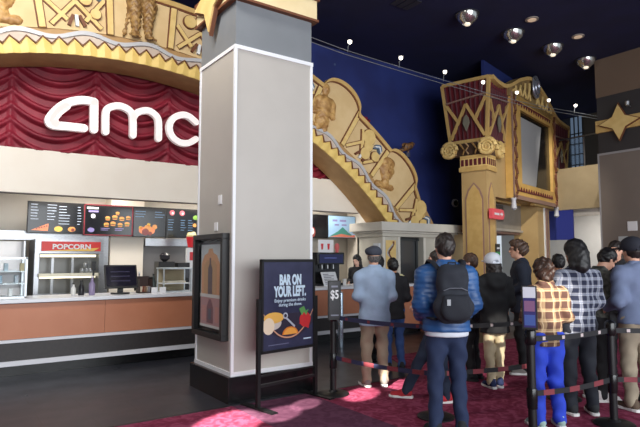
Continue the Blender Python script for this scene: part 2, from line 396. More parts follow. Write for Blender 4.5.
# ---- the balcony and far wall at the right
p = struct(MB().box(15.0, 15.2, 7.2, 9.9, 2.98, 4.2).build('wall_balcony', mottle('tan_plaster', (178,160,126), (170,152,118), 2, .7)))
struct(MB().box(15.2, 18, 5.0, 12, 2.98, 3.1).build('ceiling_under_balcony', CREAM))
struct(MB().box(17.8, 18, 2, 13, 0, 3.0).build('wall_far', mottle('pale_far_wall', (200,196,190), (194,190,184), 2, .7)))
struct(MB().box(17.8, 18, 2, 9.62, 3.1, 6.43).build('wall_upper_far', mat('brown_upper_wall', (70,60,50), .7)))
struct(MB().box(17.8, 18, 10.1, 18, 3.1, 6.43).build('wall_upper_far_side', mat('dark_upper_wall', (40,40,50), .7)))
w = struct(MB().box(17.85, 17.9, 9.62, 10.1, 3.1, 6.43).build('window_1', mat('daylit_glass', (120,140,165), .1, emit=.4)))
m = MB()
for y in (9.62, 9.77, 9.92, 10.07): m.box(17.78, 17.84, y, y+.02, 3.1, 6.43)
for k in range(8): m.box(17.78, 17.84, 9.62, 10.1, 3.3+k*.36, 3.33+k*.36)
m.build('window_frame', BLACKM, w)
r = thing('balcony_railing', 'glass balcony railing with thin steel posts above the tan ledge', 'railing', (15.05, 7.2, 4.2))
MB().box(0, .012, 0, 2.7, .04, .85).build('glass_panel', GLASSM, r)
m = MB(); m.box(-.01, .03, 0, 2.7, .86, .9); m.build('handrail', STEEL, r)
for k in range(4): MB().box(-.01, .03, .1+k*.8, .13+k*.8, 0, .86).build('post', STEEL, r)
t = MB().box(14.9, 14.95, 8.45, 9.9, 2.1, 2.96).build('hanging_panel', mat('blue_panel', (44,54,140), .6)); tag(t, 'plain blue panel hanging under the tan balcony edge', 'panel')
m = MB().cyl((16.3, 7.9, 2.93), .09, 0, .05, 16); tag(m.build('ceiling_camera', mat('dark_dome', (60,60,64), .3), smooth=True), 'small dark dome camera under the balcony', 'camera')

# ---- ceiling lamps
def dome_light(x, y, i):
    t = thing('ceiling_dome_light', ['silver bowl ceiling light, farthest left of the four in a row','silver bowl ceiling light, second from left of the four in a row','silver bowl ceiling light, third from left of the four in a row','silver bowl ceiling light beside the tall taupe column'][i], 'light', (x, y, 6.43), 0, 'silver bowl lights in the dark ceiling')
    MB().lathe([(.03,-.02),(.10,-.20),(.19,-.12),(.215,-.02),(.20,-.02),(.17,-.10)], (0,0,0), 24).build('bowl', mat('polished_reflector', (205,205,200), .18, .9), t, smooth=True)
    MB().cyl((0,0,0), .24, -.02, 0, 28).build('rim', mat('dark_rim', (40,40,50), .5), t, smooth=True)
    MB().lathe([(.01,-.245),(.05,-.235),(.06,-.2),(.02,-.19)], (0,0,0), 14).build('bulb', mat('lit_bulb', (255,240,214), .3, emit=.7), t, smooth=True)
for i, (x, y) in enumerate(((8.41,6.8),(9.91,6.8),(11.33,6.75),(12.75,6.75))): dome_light(x, y, i)
for i, (x, y) in enumerate(((9.67,6.19),(11.26,6.11))):
    t = thing('recessed_light', ['small flat recessed light between the first and second bowl lights','small flat recessed light nearer the taupe column'][i], 'light', (x, y, 6.43))
    MB().cyl((0,0,0), .13, -.02, 0, 24).build('trim_ring', mat('grey_ring', (150,140,132), .5), t)
    MB().cyl((0,0,0), .085, -.028, -.02, 20).build('lens', mat('warm_lens', (230,200,170), .4, emit=.35), t)
m = MB()
for k in range(3): m.box(6.85+k*.16, 6.97+k*.16, 6.95, 7.35, 6.41, 6.43)
tag(m.build('ceiling_vent', mat('vent_grey', (44,44,58), .6)), 'faint dark ceiling vent left of the bowl lights', 'vent')

# ---- cable with small spotlights strung across the hall
import bisect
YC = 7.0
cab = [(4.2,5.20),(4.82,5.14),(5.47,5.09),(6.67,5.06),(7.89,5.035),(9.07,5.02),(10.38,5.03),(11.55,5.08),(13.0,5.16),(14.4,5.24)]
def cz(x):
    for (a, za), (b, zb) in zip(cab, cab[1:]):
        if a <= x <= b: return za + (zb-za)*(x-a)/(b-a)
t = thing('light_cable', 'pair of thin steel cables strung across the hall below the dark ceiling', 'cable', (cab[0][0], YC, cab[0][1]))
for x in (4.25, 14.3): MB().cyl((x-cab[0][0], 0, 0), .008, cz(x)-cab[0][1], 6.43-cab[0][1], 8).build('hanger_rod', MATS['dark_rim'], t)
for dz, dy in ((0, 0), (-.05, .05)):
    MB().tube([(x-cab[0][0], dy, z-cab[0][1]+dz) for x, z in cab], .006, 6).build('wire', mat('cable_grey', (140,144,150), .4, .5), t)
spots = [(5.53,.13,'left of the winged ornament, first from the pillar'),(6.72,.14,'second from the pillar'),(7.9,.14,'just left of the red curtain box'),(9.06,.17,'in front of the red curtain box'),(10.22,.15,'in front of the left end of the pediment'),(11.45,.14,'in front of the right end of the pediment'),(12.6,.14,'right of the marquee, against the dark ceiling'),(13.75,.10,'close to the taupe column')]
for x, dz, w in spots:
    t = thing('cable_spotlight', 'tiny bright spotlight clipped on the cable, ' + w, 'spotlight', (x, YC, cz(x)), 0, 'tiny spotlights on the cable')
    MB().tube([(0,0,-.02),(.01,0,dz*.6),(.03,-.01,dz)], .007, 6).build('stem', mat('cable_grey', (140,144,150), .4, .5), t)
    MB().lathe([(.012,-.03),(.035,-.01),(.038,.03),(.03,.035)], (.04,-.01,dz+.02), 12).build('head', mat('lit_bulb_white', (255,246,232), .3, emit=3.0), t, smooth=True)
MB_ = MB().tube([(0,0,0),(-.12,0,.04)], .01, 6).lathe([(.02,-.06),(.045,-.04),(.05,.05),(.03,.06)], (-.16,0,.05), 14)
tag(MB_.build('wall_spotlight', STEEL, loc=(13.0, 5.87, 5.08), smooth=True), 'small silver spotlight fixed to the star band of the taupe column', 'spotlight')

# ================================================================ THE GOLD ARCH
AX, AZ, AY = 2.6, -2.7, 8.9          # centre and front plane of the arch
def pol(deg, r, y=0.0): a = math.radians(deg); return (AX + r*math.sin(a), AY + y, max(2.362, AZ + r*math.cos(a)))      # the arch stands on the kiosk cornice
arch = thing('proscenium_arch', 'huge curved gold and ivory arch with relief panels framing the red curtain', 'arch', (0,0,0))
A0, A1 = -24.75, 54.2
def poly_polar(m, pts, y0, y1):      # pts: (deg, r) outline, extruded from y0 to y1 (y0 in front)
    n = len(pts); vs = [pol(a, r, y0) for a, r in pts] + [pol(a, r, y1) for a, r in pts]
    m.add(vs, [tuple(range(n)), tuple(range(2*n-1, n-1, -1))] + [(i, n+i, n+(i+1) % n, (i+1) % n) for i in range(n)])
def ring(m, a0, a1, r0, r1, y0, y1, step=.6):
    n = max(1, int(round((a1-a0)/step)))
    for i in range(n):
        s, e = a0+(a1-a0)*i/n, a0+(a1-a0)*(i+1)/n
        q = [(s, r0(s) if callable(r0) else r0), (e, r0(e) if callable(r0) else r0), (e, r1(e) if callable(r1) else r1), (s, r1(s) if callable(r1) else r1)]
        poly_polar(m, q, y0, y1)
DIV = [-25.0,-17.8,-10.6,-3.4,3.8,11.0,18.2,25.4,32.6,39.8,47.0,54.2]
R0, RZ, RW, RP, RO = 7.51, 7.70, 7.82, 7.92, 8.78
bulges = {7: .34, 9: .22}
def outer(a):
    for i, b in bulges.items():
        c = (DIV[i]+DIV[i+1])/2 + .2; t = (a-c)/3.4
        if abs(t) < 1: return RO + b*math.sqrt(1-t*t)*(1 if a < c else 1.0)
    return RO - (.04 if a < 32.6 else .28*min(1, (a-46.5)/5) if a > 46.5 else 0)
# the deep underside and the mass of the arch
m = MB(); ring(m, A0, A1, R0, RO-.1, .02, .72, 1.2); m.build('mass', mottle('arch_underside', (176,140,92), (164,128,82), 4, .6), arch)
m = MB(); ring(m, A0, A1, RP-.02, lambda a: outer(a)-.09, .0, .06, .4); m.build('panel_ground', IVORY, arch)
# scalloped lower band: pleated gold ribs below a brown zigzag line
zz = lambda a: RZ + .055*(1-2*abs(((a/1.65) % 1.0)-.5)*2)
m = MB(); n = int((A1-A0)/.20625)
for i in range(n):
    s, e = A0+.20625*i, A0+.20625*(i+1); d0 = -.024*(1-abs(((s/1.65) % 1)-.5)*2); d1 = -.024*(1-abs(((e/1.65) % 1)-.5)*2)
    m.add([pol(s, R0, d0), pol(e, R0, d1), pol(e, zz(e), d1), pol(s, zz(s), d0), pol(s, R0, .06), pol(e, R0, .06), pol(e, zz(e), .06), pol(s, zz(s), .06)], [(0,1,2,3),(4,7,6,5),(0,4,5,1),(1,5,6,2),(2,6,7,3),(3,7,4,0)])
m.build('pleated_band', mottle('bright_gold_paint', (232,200,118), (222,190,108), 5, .5), arch)
m = MB(); ring(m, A0, A1, lambda a: zz(a), lambda a: zz(a)+.02, -.045, .05, .20625); m.build('zigzag_line', BROWN, arch)
wv = lambda a: RW + .05*math.sin(math.radians(a*360/7.2 + 30))
m = MB(); ring(m, A0, A1, lambda a: zz(a)+.02, lambda a: wv(a)+.01, -.0, .06, .20625); m.build('lower_ground', mottle('pale_mauve_plaster', (200,184,168), (190,172,156), 4, .6), arch)
m = MB(); ring(m, A0, A1, lambda a: wv(a)-.035, lambda a: wv(a)+.03, -.03, .05, .3); m.build('wave_line', SILVERB, arch, smooth=True)
m = MB(); ring(m, A0, A1, lambda a: outer(a)-.085, outer, -.05, .10, .3); m.build('outer_moulding', GOLD, arch)
m = MB(); ring(m, A0, A1, lambda a: outer(a)-.11, lambda a: outer(a)-.085, -.03, .05, .3); m.build('outline', BROWN, arch)
m = MB(); m2 = MB()
for a in DIV[1:-1]:
    m = MB(); m2 = MB(); ring(m, a-.32, a+.32, RP-.02, lambda q: outer(q)-.12, -.045, .05, .32); ring(m2, a-.44, a-.32, RP-.02, lambda q: outer(q)-.12, -.03, .05, .2); ring(m2, a+.32, a+.44, RP-.02, lambda q: outer(q)-.12, -.03, .05, .2)
    m.build('divider_rib', GOLDL, arch).name = 'divider_rib'; m2.build('divider_outline', BROWN, arch)
def pan(i):      # local coordinates of panel i: u across (-1..1), w up (0..1)
    c = (DIV[i]+DIV[i+1])/2; ha = 3.1
    return lambda u, w, y=0.0: pol(c + u*ha, RP + w*(RO-.16-RP), y)
def pbar(m, f, a, b, wd, y0, y1):
    A, B = Vector(f(*a)), Vector(f(*b)); t = (B-A).normalized(); n = Vector((-t.z, 0, t.x))*wd/2; oy0, oy1 = Vector((0,y0,0)), Vector((0,y1,0))
    q = [A-n, B-n, B+n, A+n]; m.add([p+oy0 for p in q] + [p+oy1 for p in q], [(0,1,2,3),(4,7,6,5),(0,4,5,1),(1,5,6,2),(2,6,7,3),(3,7,4,0)])
def pdisc(m, c, r, y0, y1, n=20, sx=1.0):
    vs = [(c[0]+r*sx*math.cos(2*PI*k/n), AY+y, c[2]+r*math.sin(2*PI*k/n)) for y in (y0, y1) for k in range(n)]
    m.add(vs, [tuple(range(n)), tuple(range(2*n-1, n-1, -1))] + [(k, n+k, n+(k+1) % n, (k+1) % n) for k in range(n)])
for i in (0, 2, 4, 6, 8, 10):
    f = pan(i); g = MB(); b = MB(); s = MB(); w = MB()
    bars = [((-.98,.62),(-.30,.18)), ((-.85,.06),(.0,.62)), ((.85,.06),(.0,.62)), ((.95,.72),(.30,.18))]
    if i == 8 or i == 10: bars = [((-.95,.05),(-.3,.55)), ((-.3,.55),(.15,.1)), ((.98,.55),(.35,.05)), ((-.6,.9),(-.2,.5))]
    for q_, (a, c_) in enumerate(bars): pbar(b, f, a, c_, .095, -.022-.003*q_, .02); pbar(g, f, a, c_, .06, -.038-.003*q_, .02)
    for q_, ((u, w_), r) in enumerate((((.0,.88),.13), ((.34,.70),.10), ((-.5,.80),.11), ((.66,.38),.08)) if i < 8 else (((-.1,.86),.17), ((.1,.60),.12), ((.15,.32),.13), ((.72,.52),.11))):
        c_ = f(u, w_); pdisc(b, c_, r+.015, -.036-.003*q_, .02); pdisc(g, c_, r, -.053-.003*q_, .02)
    for k, dd in enumerate((0, .06, .12)):
        for sg in (-1, 1): pbar(s if k != 1 else w, f, (.62+sg*.22, .70+dd), (.62, .82+dd), .03, -.075-.002*k-.001*sg, .02)
    pbar(w, f, (-.0,.05), (.0,.30), .05, -.058, .02)
    for sg in (-1, 1): pbar(b, f, (sg*.28,.06), (sg*.1,.30), .05, -.056-.001*sg, .02)
    b.build('chevron_outline', BROWN, arch); g.build('chevron_relief', GOLDL, arch); s.build('chevron_inlay', mat('slate_blue_paint', (92,112,136), .5), arch); w.build('white_inlay', mat('white_paint', (226,228,228), .5), arch)
FIG = mottle('gold_relief_figure', (202,160,98), (158,116,66), 9, .5)
FIGD = mottle('bronze_relief_figure', (168,132,78), (120,86,48), 14, .5, bump=.4)
def bust(i, full=False, label=None):
    f = pan(i); c = (DIV[i]+DIV[i+1])/2; a = math.radians(c)
    M = Matrix.Translation(Vector(f(-.25 if full else -.1, -.08 if full else .03))) @ Matrix.Rotation(a*.3, 4, 'Y') @ Matrix.Diagonal((1.2, .85, 1.1, 1) if full else (1.05, .8, 1.05, 1))
    P = []
    if not full:   # portrait head with drapery
        P = [('e',(0,0,.44),(.19,.11,.25)), ('c',(0,0,.16),(0,0,.30),.10,.09), ('c',(-.20,0,.08),(.20,0,.08),.07,.07), ('c',(0,-.10,.50),(0,-.14,.40),.018,.034,{'k':.02}), ('e',(.0,-.0,.60),(.20,.10,.12)),
             ('c',(-.06,-.105,.51),(-.12,-.085,.51),.02,.014,{'k':.015}), ('c',(.06,-.105,.51),(.12,-.085,.51),.02,.014,{'k':.015}), ('c',(-.05,-.10,.32),(.05,-.10,.32),.016,.016,{'k':.012}), ('e',(-.19,0,.44),(.03,.04,.06)), ('e',(.19,0,.44),(.03,.04,.06))]
    else:          # a standing robed figure, arms folded
        P = [('e',(0,0,.78),(.085,.08,.115)), ('c',(0,0,.62),(0,0,.70),.05,.05), ('c',(-.13,0,.56),(.13,0,.56),.08,.08), ('c',(0,0,.5),(0,0,.15),.15,.12), ('c',(-.19,0,.52),(-.20,-.03,.28),.065,.05), ('c',(.19,0,.52),(.20,-.03,.28),.065,.05),
             ('c',(-.20,-.04,.28),(0,-.1,.34),.045,.035), ('c',(.20,-.04,.28),(0,-.1,.34),.045,.035), ('c',(-.07,0,.16),(-.07,0,.0),.08,.06), ('c',(.07,0,.16),(.07,0,.0),.08,.06), ('e',(0,-.075,.77),(.014,.03,.03))]
    o = organic('relief_figure', P, FIG, arch, h=.014, k=.03, disp=lambda P: .006*np.sin(P[...,2]*70+np.sin(P[...,0]*40)*2)*(P[...,2] < .34)); o.matrix_local = M
    return o
for i in (1, 5, 9): bust(i)
bust(7, True)
f = pan(3); P = []   # furry legs with clawed feet below a heavy body
for s in (-1, 1):
    P += [('c',(s*.13,0,.62),(s*.10,-.03,.24),.13,.075), ('c',(s*.10,-.03,.24),(s*.11,-.05,.08),.07,.06)]
    for q in (-.05, 0, .05): P += [('c',(s*.11+q*.6,-.06,.07),(s*.13+q*1.6,-.13,.02),.028,.02)]
P += [('e',(0,0,.85),(.24,.13,.30)), ('c',(-.2,0,.6),(-.27,-.01,.04),.03,.02), ('c',(-.27,-.02,.1),(-.30,-.04,.02),.03,.018)]
o = organic('relief_figure', P, FIGD, arch, h=.014, k=.035, disp=lambda P: .008*np.sin(P[...,2]*60+np.sin(P[...,0]*50)*2.5)); o.location = Vector(f(0, -.02))
# small winged ornament perched on the outer edge of the arch
w_ = pol(42.6, 9.2, .05)
t = thing('winged_ornament', 'small dark gold bird-like ornament perched on the edge of the gold arch', 'ornament', w_)
organic('figure', [('c',(-.16,0,.0),(.06,0,.10),.05,.085), ('e',(.14,0,.16),(.07,.06,.06)), ('c',(.17,0,.16),(.25,0,.19),.03,.008), ('c',(-.16,0,0),(-.3,0,-.04),.04,.02), ('c',(.02,0,-.08),(.02,0,.04),.03,.03), ('e',(0,-.05,.1),(.12,.03,.06)), ('e',(.0,.05,.12),(.13,.03,.07))],
        mottle('aged_bronze_gold', (128,88,46), (60,44,40), 12, .5), t, h=.013)
MB().cyl((0,0,-.1), .07, -.06, .04, 12).build('perch', mat('dark_blue_perch', (40,44,70), .5), t)

# ================================================================ RED CURTAIN AND SIGN
CUR = mottle('crimson_velvet', (140,30,50), (118,20,40), 3, .6)
n1, n2 = 330, 130; X0, X1, Z0, Z1 = 0.2, 8.3, 3.315, 4.95
xs = np.linspace(X0, X1, n1); zs = np.linspace(Z0, Z1, n2); XX, ZZ = np.meshgrid(xs, zs, indexing='ij')
P_ = 1.27; U = ((XX - 0.86 + 40*P_) % P_)/P_; S = np.abs(U-.5)*2       # swags hang between gathered ropes
sag = .30*(1 - S**2); ph = (ZZ + sag)*2*PI/.235
YY = -.115*np.maximum(0, np.sin(ph + .6*np.sin(XX*2.3)))**1.5*(1-S**6*.7) - .03*(1-S**2) - .05*np.exp(-((1-S)/.07)**2)*(1+.4*np.sin(XX*160))
V = np.stack([XX, 9.765+YY, ZZ], -1).reshape(-1, 3); I = np.arange(n1*n2).reshape(n1, n2)
F = np.stack([I[:-1,:-1], I[1:,:-1], I[1:,1:], I[:-1,1:]], -1).reshape(-1, 4)
me = bpy.data.meshes.new('curtain'); me.from_pydata(V.tolist(), [], F.tolist()); me.update()
for q in me.polygons: q.use_smooth = True
me.materials.append(CUR); o = bpy.data.objects.new('curtain', me); COL.objects.link(o); sd = o.modifiers.new('thick', 'SOLIDIFY'); sd.thickness = .01; sd.offset = 1
tag(o, 'crimson swagged curtain hanging under the gold arch', 'curtain')
SIGN = mat('lit_white_sign_face', (255,246,244), .4, emit=.2)
sg = thing('illuminated_sign', 'large white rounded letters amc on the red curtain', 'sign', (0,0,0))
def stroke(name, paths, w, closed_fill=None):
    m = MB()
    yy = 9.46; T = .09
    for pts in paths:
        pts = [Vector(q) for q in pts]
        sm = []
        for k in range(len(pts)-1):          # Catmull-Rom smoothing
            p0 = pts[max(k-1, 0)]; p1 = pts[k]; p2 = pts[k+1]; p3 = pts[min(k+2, len(pts)-1)]
            for t in [j/5 for j in range(5)]:
                sm.append(.5*((2*p1)+(p2-p0)*t+(2*p0-5*p1+4*p2-p3)*t*t+(3*p1-p0-3*p2+p3)*t**3))
        sm.append(pts[-1])
        L_, R_ = [], []
        for k, q in enumerate(sm):
            d = (sm[min(k+1, len(sm)-1)]-sm[max(k-1, 0)]).normalized(); n = Vector((-d.y, d.x))*w/2
            L_.append(q+n); R_.append(q-n)
        e = (sm[-1]-sm[-2]).normalized(); s0 = (sm[1]-sm[0]).normalized()
        capE = [sm[-1] + (Matrix.Rotation(math.radians(-90+a), 2) @ e)*w/2 for a in range(20, 180, 20)][::1]
        capS = [sm[0] + (Matrix.Rotation(math.radians(90+a), 2) @ s0)*w/2 for a in range(20, 180, 20)]
        for k in range(len(sm)-1):
            m.prism([tuple(L_[k]), tuple(L_[k+1]), tuple(R_[k+1]), tuple(R_[k])], (0, yy, 0), (1,0,0), (0,0,1), (0,1,0), T)
        for c in (sm[0], sm[-1]):
            m.prism([(c.x+w/2*math.cos(2*PI*k/16), c.y+w/2*math.sin(2*PI*k/16)) for k in range(16)], (0, yy, 0), (1,0,0), (0,0,1), (0,1,0), T)
        for c in sm[1:-1:3]: m.prism([(c.x+w/2*.99*math.cos(2*PI*k/14), c.y+w/2*.99*math.sin(2*PI*k/14)) for k in range(14)], (0, yy+.001, 0), (1,0,0), (0,0,1), (0,1,0), T-.002)
    return m.build('letter', SIGN, sg)
stroke('a', [[(1.90,3.735),(1.65,3.73),(1.43,3.725),(1.375,3.80),(1.45,3.94),(1.58,4.08),(1.74,4.17),(1.90,4.21),(2.05,4.205)], [(2.05,4.19),(2.06,3.735)], [(1.47,3.75),(1.44,3.82),(1.52,3.96),(1.62,4.06)]], .13)
stroke('m', [[(2.247,3.72),(2.243,4.05),(2.30,4.15),(2.45,4.205),(2.60,4.17),(2.69,4.06),(2.707,3.72)], [(2.697,4.03),(2.777,4.14),(2.948,4.20),(3.091,4.14),(3.15,4.03),(3.158,3.72)]], .115)
stroke('c', [[(3.86,4.12),(3.72,4.21),(3.58,4.22),(3.42,4.13),(3.35,3.96),(3.41,3.79),(3.56,3.70),(3.72,3.71),(3.86,3.80)]], .115)
mm = MB()
for x, z in ((1.6,3.72),(2.06,4.0),(2.25,4.0),(2.7,3.9),(3.16,3.9),(3.38,3.96)): mm.tube([(x,9.5,z),(x,9.64,z)], .012, 8)
mm.build('standoff_pin', BLACKM, sg)
# ================================================================ CONCESSION STAND
COPPER = mottle('copper_laminate', (188,122,90), (184,117,85), 3, .42)
DARKP = mottle('dark_brown_panel', (46,40,40), (40,35,36), 20, .45)
X0c, X1c = -5.0, 7.70
cn = thing('service_counter', 'long service counter with white top and copper front panel over a dark kick panel', 'counter', (X0c, 8.36, 0)); Lc = X1c-X0c
MB().box(0, Lc, .12, .68, 0, .15).build('toe_kick', BLACKL, cn)
MB().box(0, Lc, .02, .70, .15, .98).build('carcass', DARKP, cn)
for k in range(9):
    a, b = k*Lc/9, (k+1)*Lc/9
    MB().box(a+.002, b-.002, 0, .02, .50, .97).build('copper_panel', COPPER, cn)
MB().box(0, Lc, 0, .02, .22, .455).build('dark_panel', DARKP, cn)
MB().box(0, Lc, -.012, .02, .455, .495).box(0, Lc, -.02, .02, .15, .215).build('white_strip', mat('white_strip', (214,214,220), .35), cn)
MB().box(-.02, Lc+.02, -.05, .74, .98, 1.03).build('worktop', mat('white_solid_worktop', (224,226,232), .3), cn, bevel=.006)
nc = thing('narrow_counter', 'short narrow copper counter section in front of the pale grey kiosk', 'counter', (7.74, 8.36, 0))
MB().box(0, .80, 0, .38, .15, .98).build('front_panel', COPPER, nc); MB().box(0, .80, .05, .38, 0, .15).build('toe_kick', BLACKL, nc); MB().box(-.01, .82, -.04, .41, .98, 1.03).build('worktop', MATS['white_solid_worktop'], nc)
for bx, bw, bl in ((-1.0, 2.26, 'low steel back counter left of the popcorn warmer'), (2.46, 5.1, 'long low steel back counter right of the popcorn warmer')):
  bc = thing('back_counter', bl, 'counter', (bx, 10.33, 0))
  MB().box(0, bw, 0, .38, 0, .88).build('cabinet_run', mottle('warm_grey_cabinet', (170,166,160), (160,156,150), 4, .5), bc)
  MB().box(0, bw, -.03, .38, .88, .92).build('steel_top', STEEL, bc)
struct(MB().box(-9, 7.93, 9.63, 9.76, 2.615, 3.325).build('wall_soffit', CREAM))
struct(MB().box(-9, 7.93, 9.65, 9.76, 2.60, 2.62).build('trim_2', mat('soffit_shadow_gap', (120,110,104), .6)))
struct(MB().box(2.70, 3.33, 10.75, 11.2, 0, 3.0).build('wall_concession_pier', CREAM))
struct(MB().box(5.6, 9.7, 10.95, 11.2, 0, 3.0).build('wall_concession_right', mottle('grey_beige_wall', (168,162,152), (160,154,144), 2, .7)))
struct(MB().box(8.62, 8.8, 9.95, 10.95, 0, 3.0).build('wall_concession_side', CREAM))
m = MB(); tag(m.box(-.6, 2.66, 10.72, 10.8, 1.90, 2.06).box(2.56, 2.66, 10.72, 10.8, .92, 1.9).build('steel_header', STEEL), 'brushed steel header band above the popcorn warmer', 'panel')
tag(MB().box(3.36, 5.4, 10.72, 10.8, 1.82, 1.97).build('steel_header', STEEL), 'brushed steel header band just left of the pillar', 'panel')
for k, (a, b) in enumerate(((-.6,.3),(.33,1.22))):
    t = thing('steel_shelf_bay', ['bright back shelf bay at the far left behind the counter','pale shelf bay left of the popcorn warmer'][k], 'shelf', (a, 10.335, .92))
    MB().box(0, b-a, 0, .38, 0, .02).box(0, .02, 0, .38, 0, .95).box(b-a-.02, b-a, 0, .38, 0, .95).build('frame', STEEL, t)
    MB().box(.02, b-a-.02, .34, .36, .02, .95).build('back', WHITEP, t)
    MB().box(.02, b-a-.02, 0, .34, .45, .465).build('shelf', STEEL, t)

tag(MB().box(3.36, 5.4, 10.9, 10.94, .0, 1.84).build('dark_back_panel', mat('shadow_grey_panel', (120,118,118), .5)), 'grey back panel of the opening left of the pillar behind the counter', 'panel')  # grey sheet stands in for the shade inside the opening
# menu screens
SCR = mat('screen_black', (10,12,18), .2, spec=.5)
SCRD = mat('screen_maroon', (60,14,24), .25, emit=.25)
def glow(n, c, e=.5): return mat('screen_'+n, c, .3, emit=e*.35)
TXT = glow('text', (170,180,196)); TXT2 = glow('text_blue', (90,120,150))
def screen(label, x0, x1, z0, z1, y, draw, bord=None):
    t = thing('menu_screen', label, 'screen', (x0, y, z0), 0, 'menu screens over the counter')
    w, h = x1-x0, z1-z0
    MB().box(0, w, 0, .06, 0, h).build('casing', BLACKM, t)
    MB().box(.012, w-.012, -.004, 0, .012, h-.012).build('display', SCR if bord is None else bord, t)
    MB().box(w*.4, w*.6, .06, .12, h*.3, h*.7).build('wall_mount', BLACKM, t)
    draw(t, w, h); return t
def blob(t, name, c, r, col, n=12, sx=1.0, lay=0, sq=1.0):
    MB().prism([(c[0]+r*sx*math.cos(2*PI*k/n), c[1]+r*sq*math.sin(2*PI*k/n)) for k in range(n)], (0,-.006-lay*.002,0), (1,0,0), (0,0,1), (0,1,0), .002).build(name, col, t)
def rows(t, xs, zs, lens, hgt=.012, col=None, x_j=.0):
    m = MB()
    for x in xs:
        for z in zs:
            L_ = lens*random.uniform(.6, 1.0); m.box(x, x+L_, -.007, -.005, z, z+hgt)
    m.build('menu_rows', col or TXT, t)
BUN = glow('bun', (206,140,72), .55); PAT = glow('patty', (120,50,44), .5); LET = glow('lettuce', (110,150,60), .5); ORG = glow('sauce', (224,130,84), .55); YEL = glow('mustard', (220,180,80), .55); PNK = glow('pink', (206,100,110), .5); LIL = glow('lilac', (130,120,170), .5); WHT = glow('white', (226,226,230), .6)
def d1(t, w, h):
    rows(t, (.05,.31), [h-.06-k*.052 for k in range(6)], .16); rows(t, (.50,), [h-.08-k*.052 for k in range(7)], .19); rows(t, (w-.10,), [h-.08-k*.052 for k in range(7)], .07)
    MB().prism([(.06,.05),(.33,.04),(.34,.17),(.30,.16)], (0,-.006,0), (1,0,0), (0,0,1), (0,1,0), .002).build('pizza_picture', ORG, t)
    for k in range(5): blob(t, 'pepperoni_picture', (.15+.04*k, .08+.012*k), .014, PAT, 8, lay=1)
    blob(t, 'taco_picture', (.50,.08), .07, YEL, 12, 1, sq=.7); blob(t, 'sandwich_picture', (.72,.08), .06, BUN, 10, 1.1, sq=.8); blob(t, 'filling_picture', (.74,.07), .03, PAT, 10, lay=1)
def burger(t, x, z, s=1.0):
    blob(t, 'bun_picture', (x, z+.03*s), .075*s, BUN, 14, 1, sq=.62); blob(t, 'lettuce_picture', (x, z+.005*s), .08*s, LET, 12, 1, lay=1, sq=.16); blob(t, 'patty_picture', (x, z-.012*s), .077*s, PAT, 12, 1, lay=2, sq=.2); blob(t, 'bun_picture', (x, z-.035*s), .07*s, BUN, 12, 1, lay=1, sq=.25)
def d2(t, w, h):
    m = MB(); m.box(0, w, -.009, -.005, h-.02, h); m.box(0, w, -.009, -.005, 0, .02); m.box(0, .02, -.009, -.005, 0, h); m.box(w-.02, w, -.009, -.005, 0, h); m.build('red_border', mat('screen_red_border', (120,34,44), .4, emit=.2), t)
    rows(t, (.05,), (h-.09,), .24, .035, WHT); rows(t, (.08,), (h-.15,), .2, .035, LIL); blob(t, 'badge', (.16, h-.22), .04, WHT)
    for x, z, s in ((.40,.20,.62),(.52,.22,.66),(.65,.20,.62),(.78,.22,.66),(.42,.32,.62),(.55,.34,.66),(.68,.32,.62),(.80,.34,.6),(.60,.42,.5)): burger(t, x, z, s)
    blob(t, 'dip_picture', (.13,.10), .055, LIL, 12, 1.1, sq=.8); rows(t, (.30,.56), (.13,.10), .2, .012, LIL)
def d3(t, w, h):
    rows(t, (.04,.42), [h-.10-k*.05 for k in range(3)], .2, .012, TXT2)
    for k, (x, z, r, c_) in enumerate(((.18,.13,.07,ORG),(.28,.16,.08,BUN),(.24,.10,.07,PAT),(.36,.13,.07,ORG),(.30,.24,.035,YEL),(.42,.20,.05,BUN),(.14,.18,.03,YEL),(.33,.07,.04,PAT))): blob(t, 'nacho_picture', (x, z), r, c_, 9, lay=k % 3)
def d4(t, w, h):
    rows(t, (.04,.30,.46), [h-.24-k*.05 for k in range(5)], .12, .012, TXT2)
    for k, x in enumerate((.12,.33)): blob(t, 'cup_picture', (x, h-.09), .055, PNK, 12); blob(t, 'cream_picture', (x+.01, h-.10), .02, WHT, 8, lay=1)
    blob(t, 'drink_picture', (.62,h-.17), .06, LET, 12, 1, sq=.8); blob(t, 'dip_picture', (.60,h-.33), .04, BUN, 12)
screen('black menu screen with a pizza slice at bottom left, over the popcorn warmer', 1.26, 2.17, 2.02, 2.58, 10.6, d1)
screen('maroon bordered menu screen showing rows of burgers', 2.18, 3.07, 2.0, 2.58, 10.6, d2)
screen('black menu screen with a heap of nachos at its lower edge', 3.075, 3.72, 1.99, 2.58, 10.6, d3)
screen('black menu screen with two pink cups, beside the grey pillar', 3.725, 4.50, 1.98, 2.58, 10.6, d4)
def d5(t, w, h):
    blob(t, 'cup_picture', (w*.42, .14), .13, PAT, 14, .7); blob(t, 'cup_picture', (w*.42, .16), .08, WHT, 14, .6, lay=1)
screen('black menu screen with a red drink cup, right of the pillar', 6.95, 7.73, 2.05, 2.62, 10.6, d5)
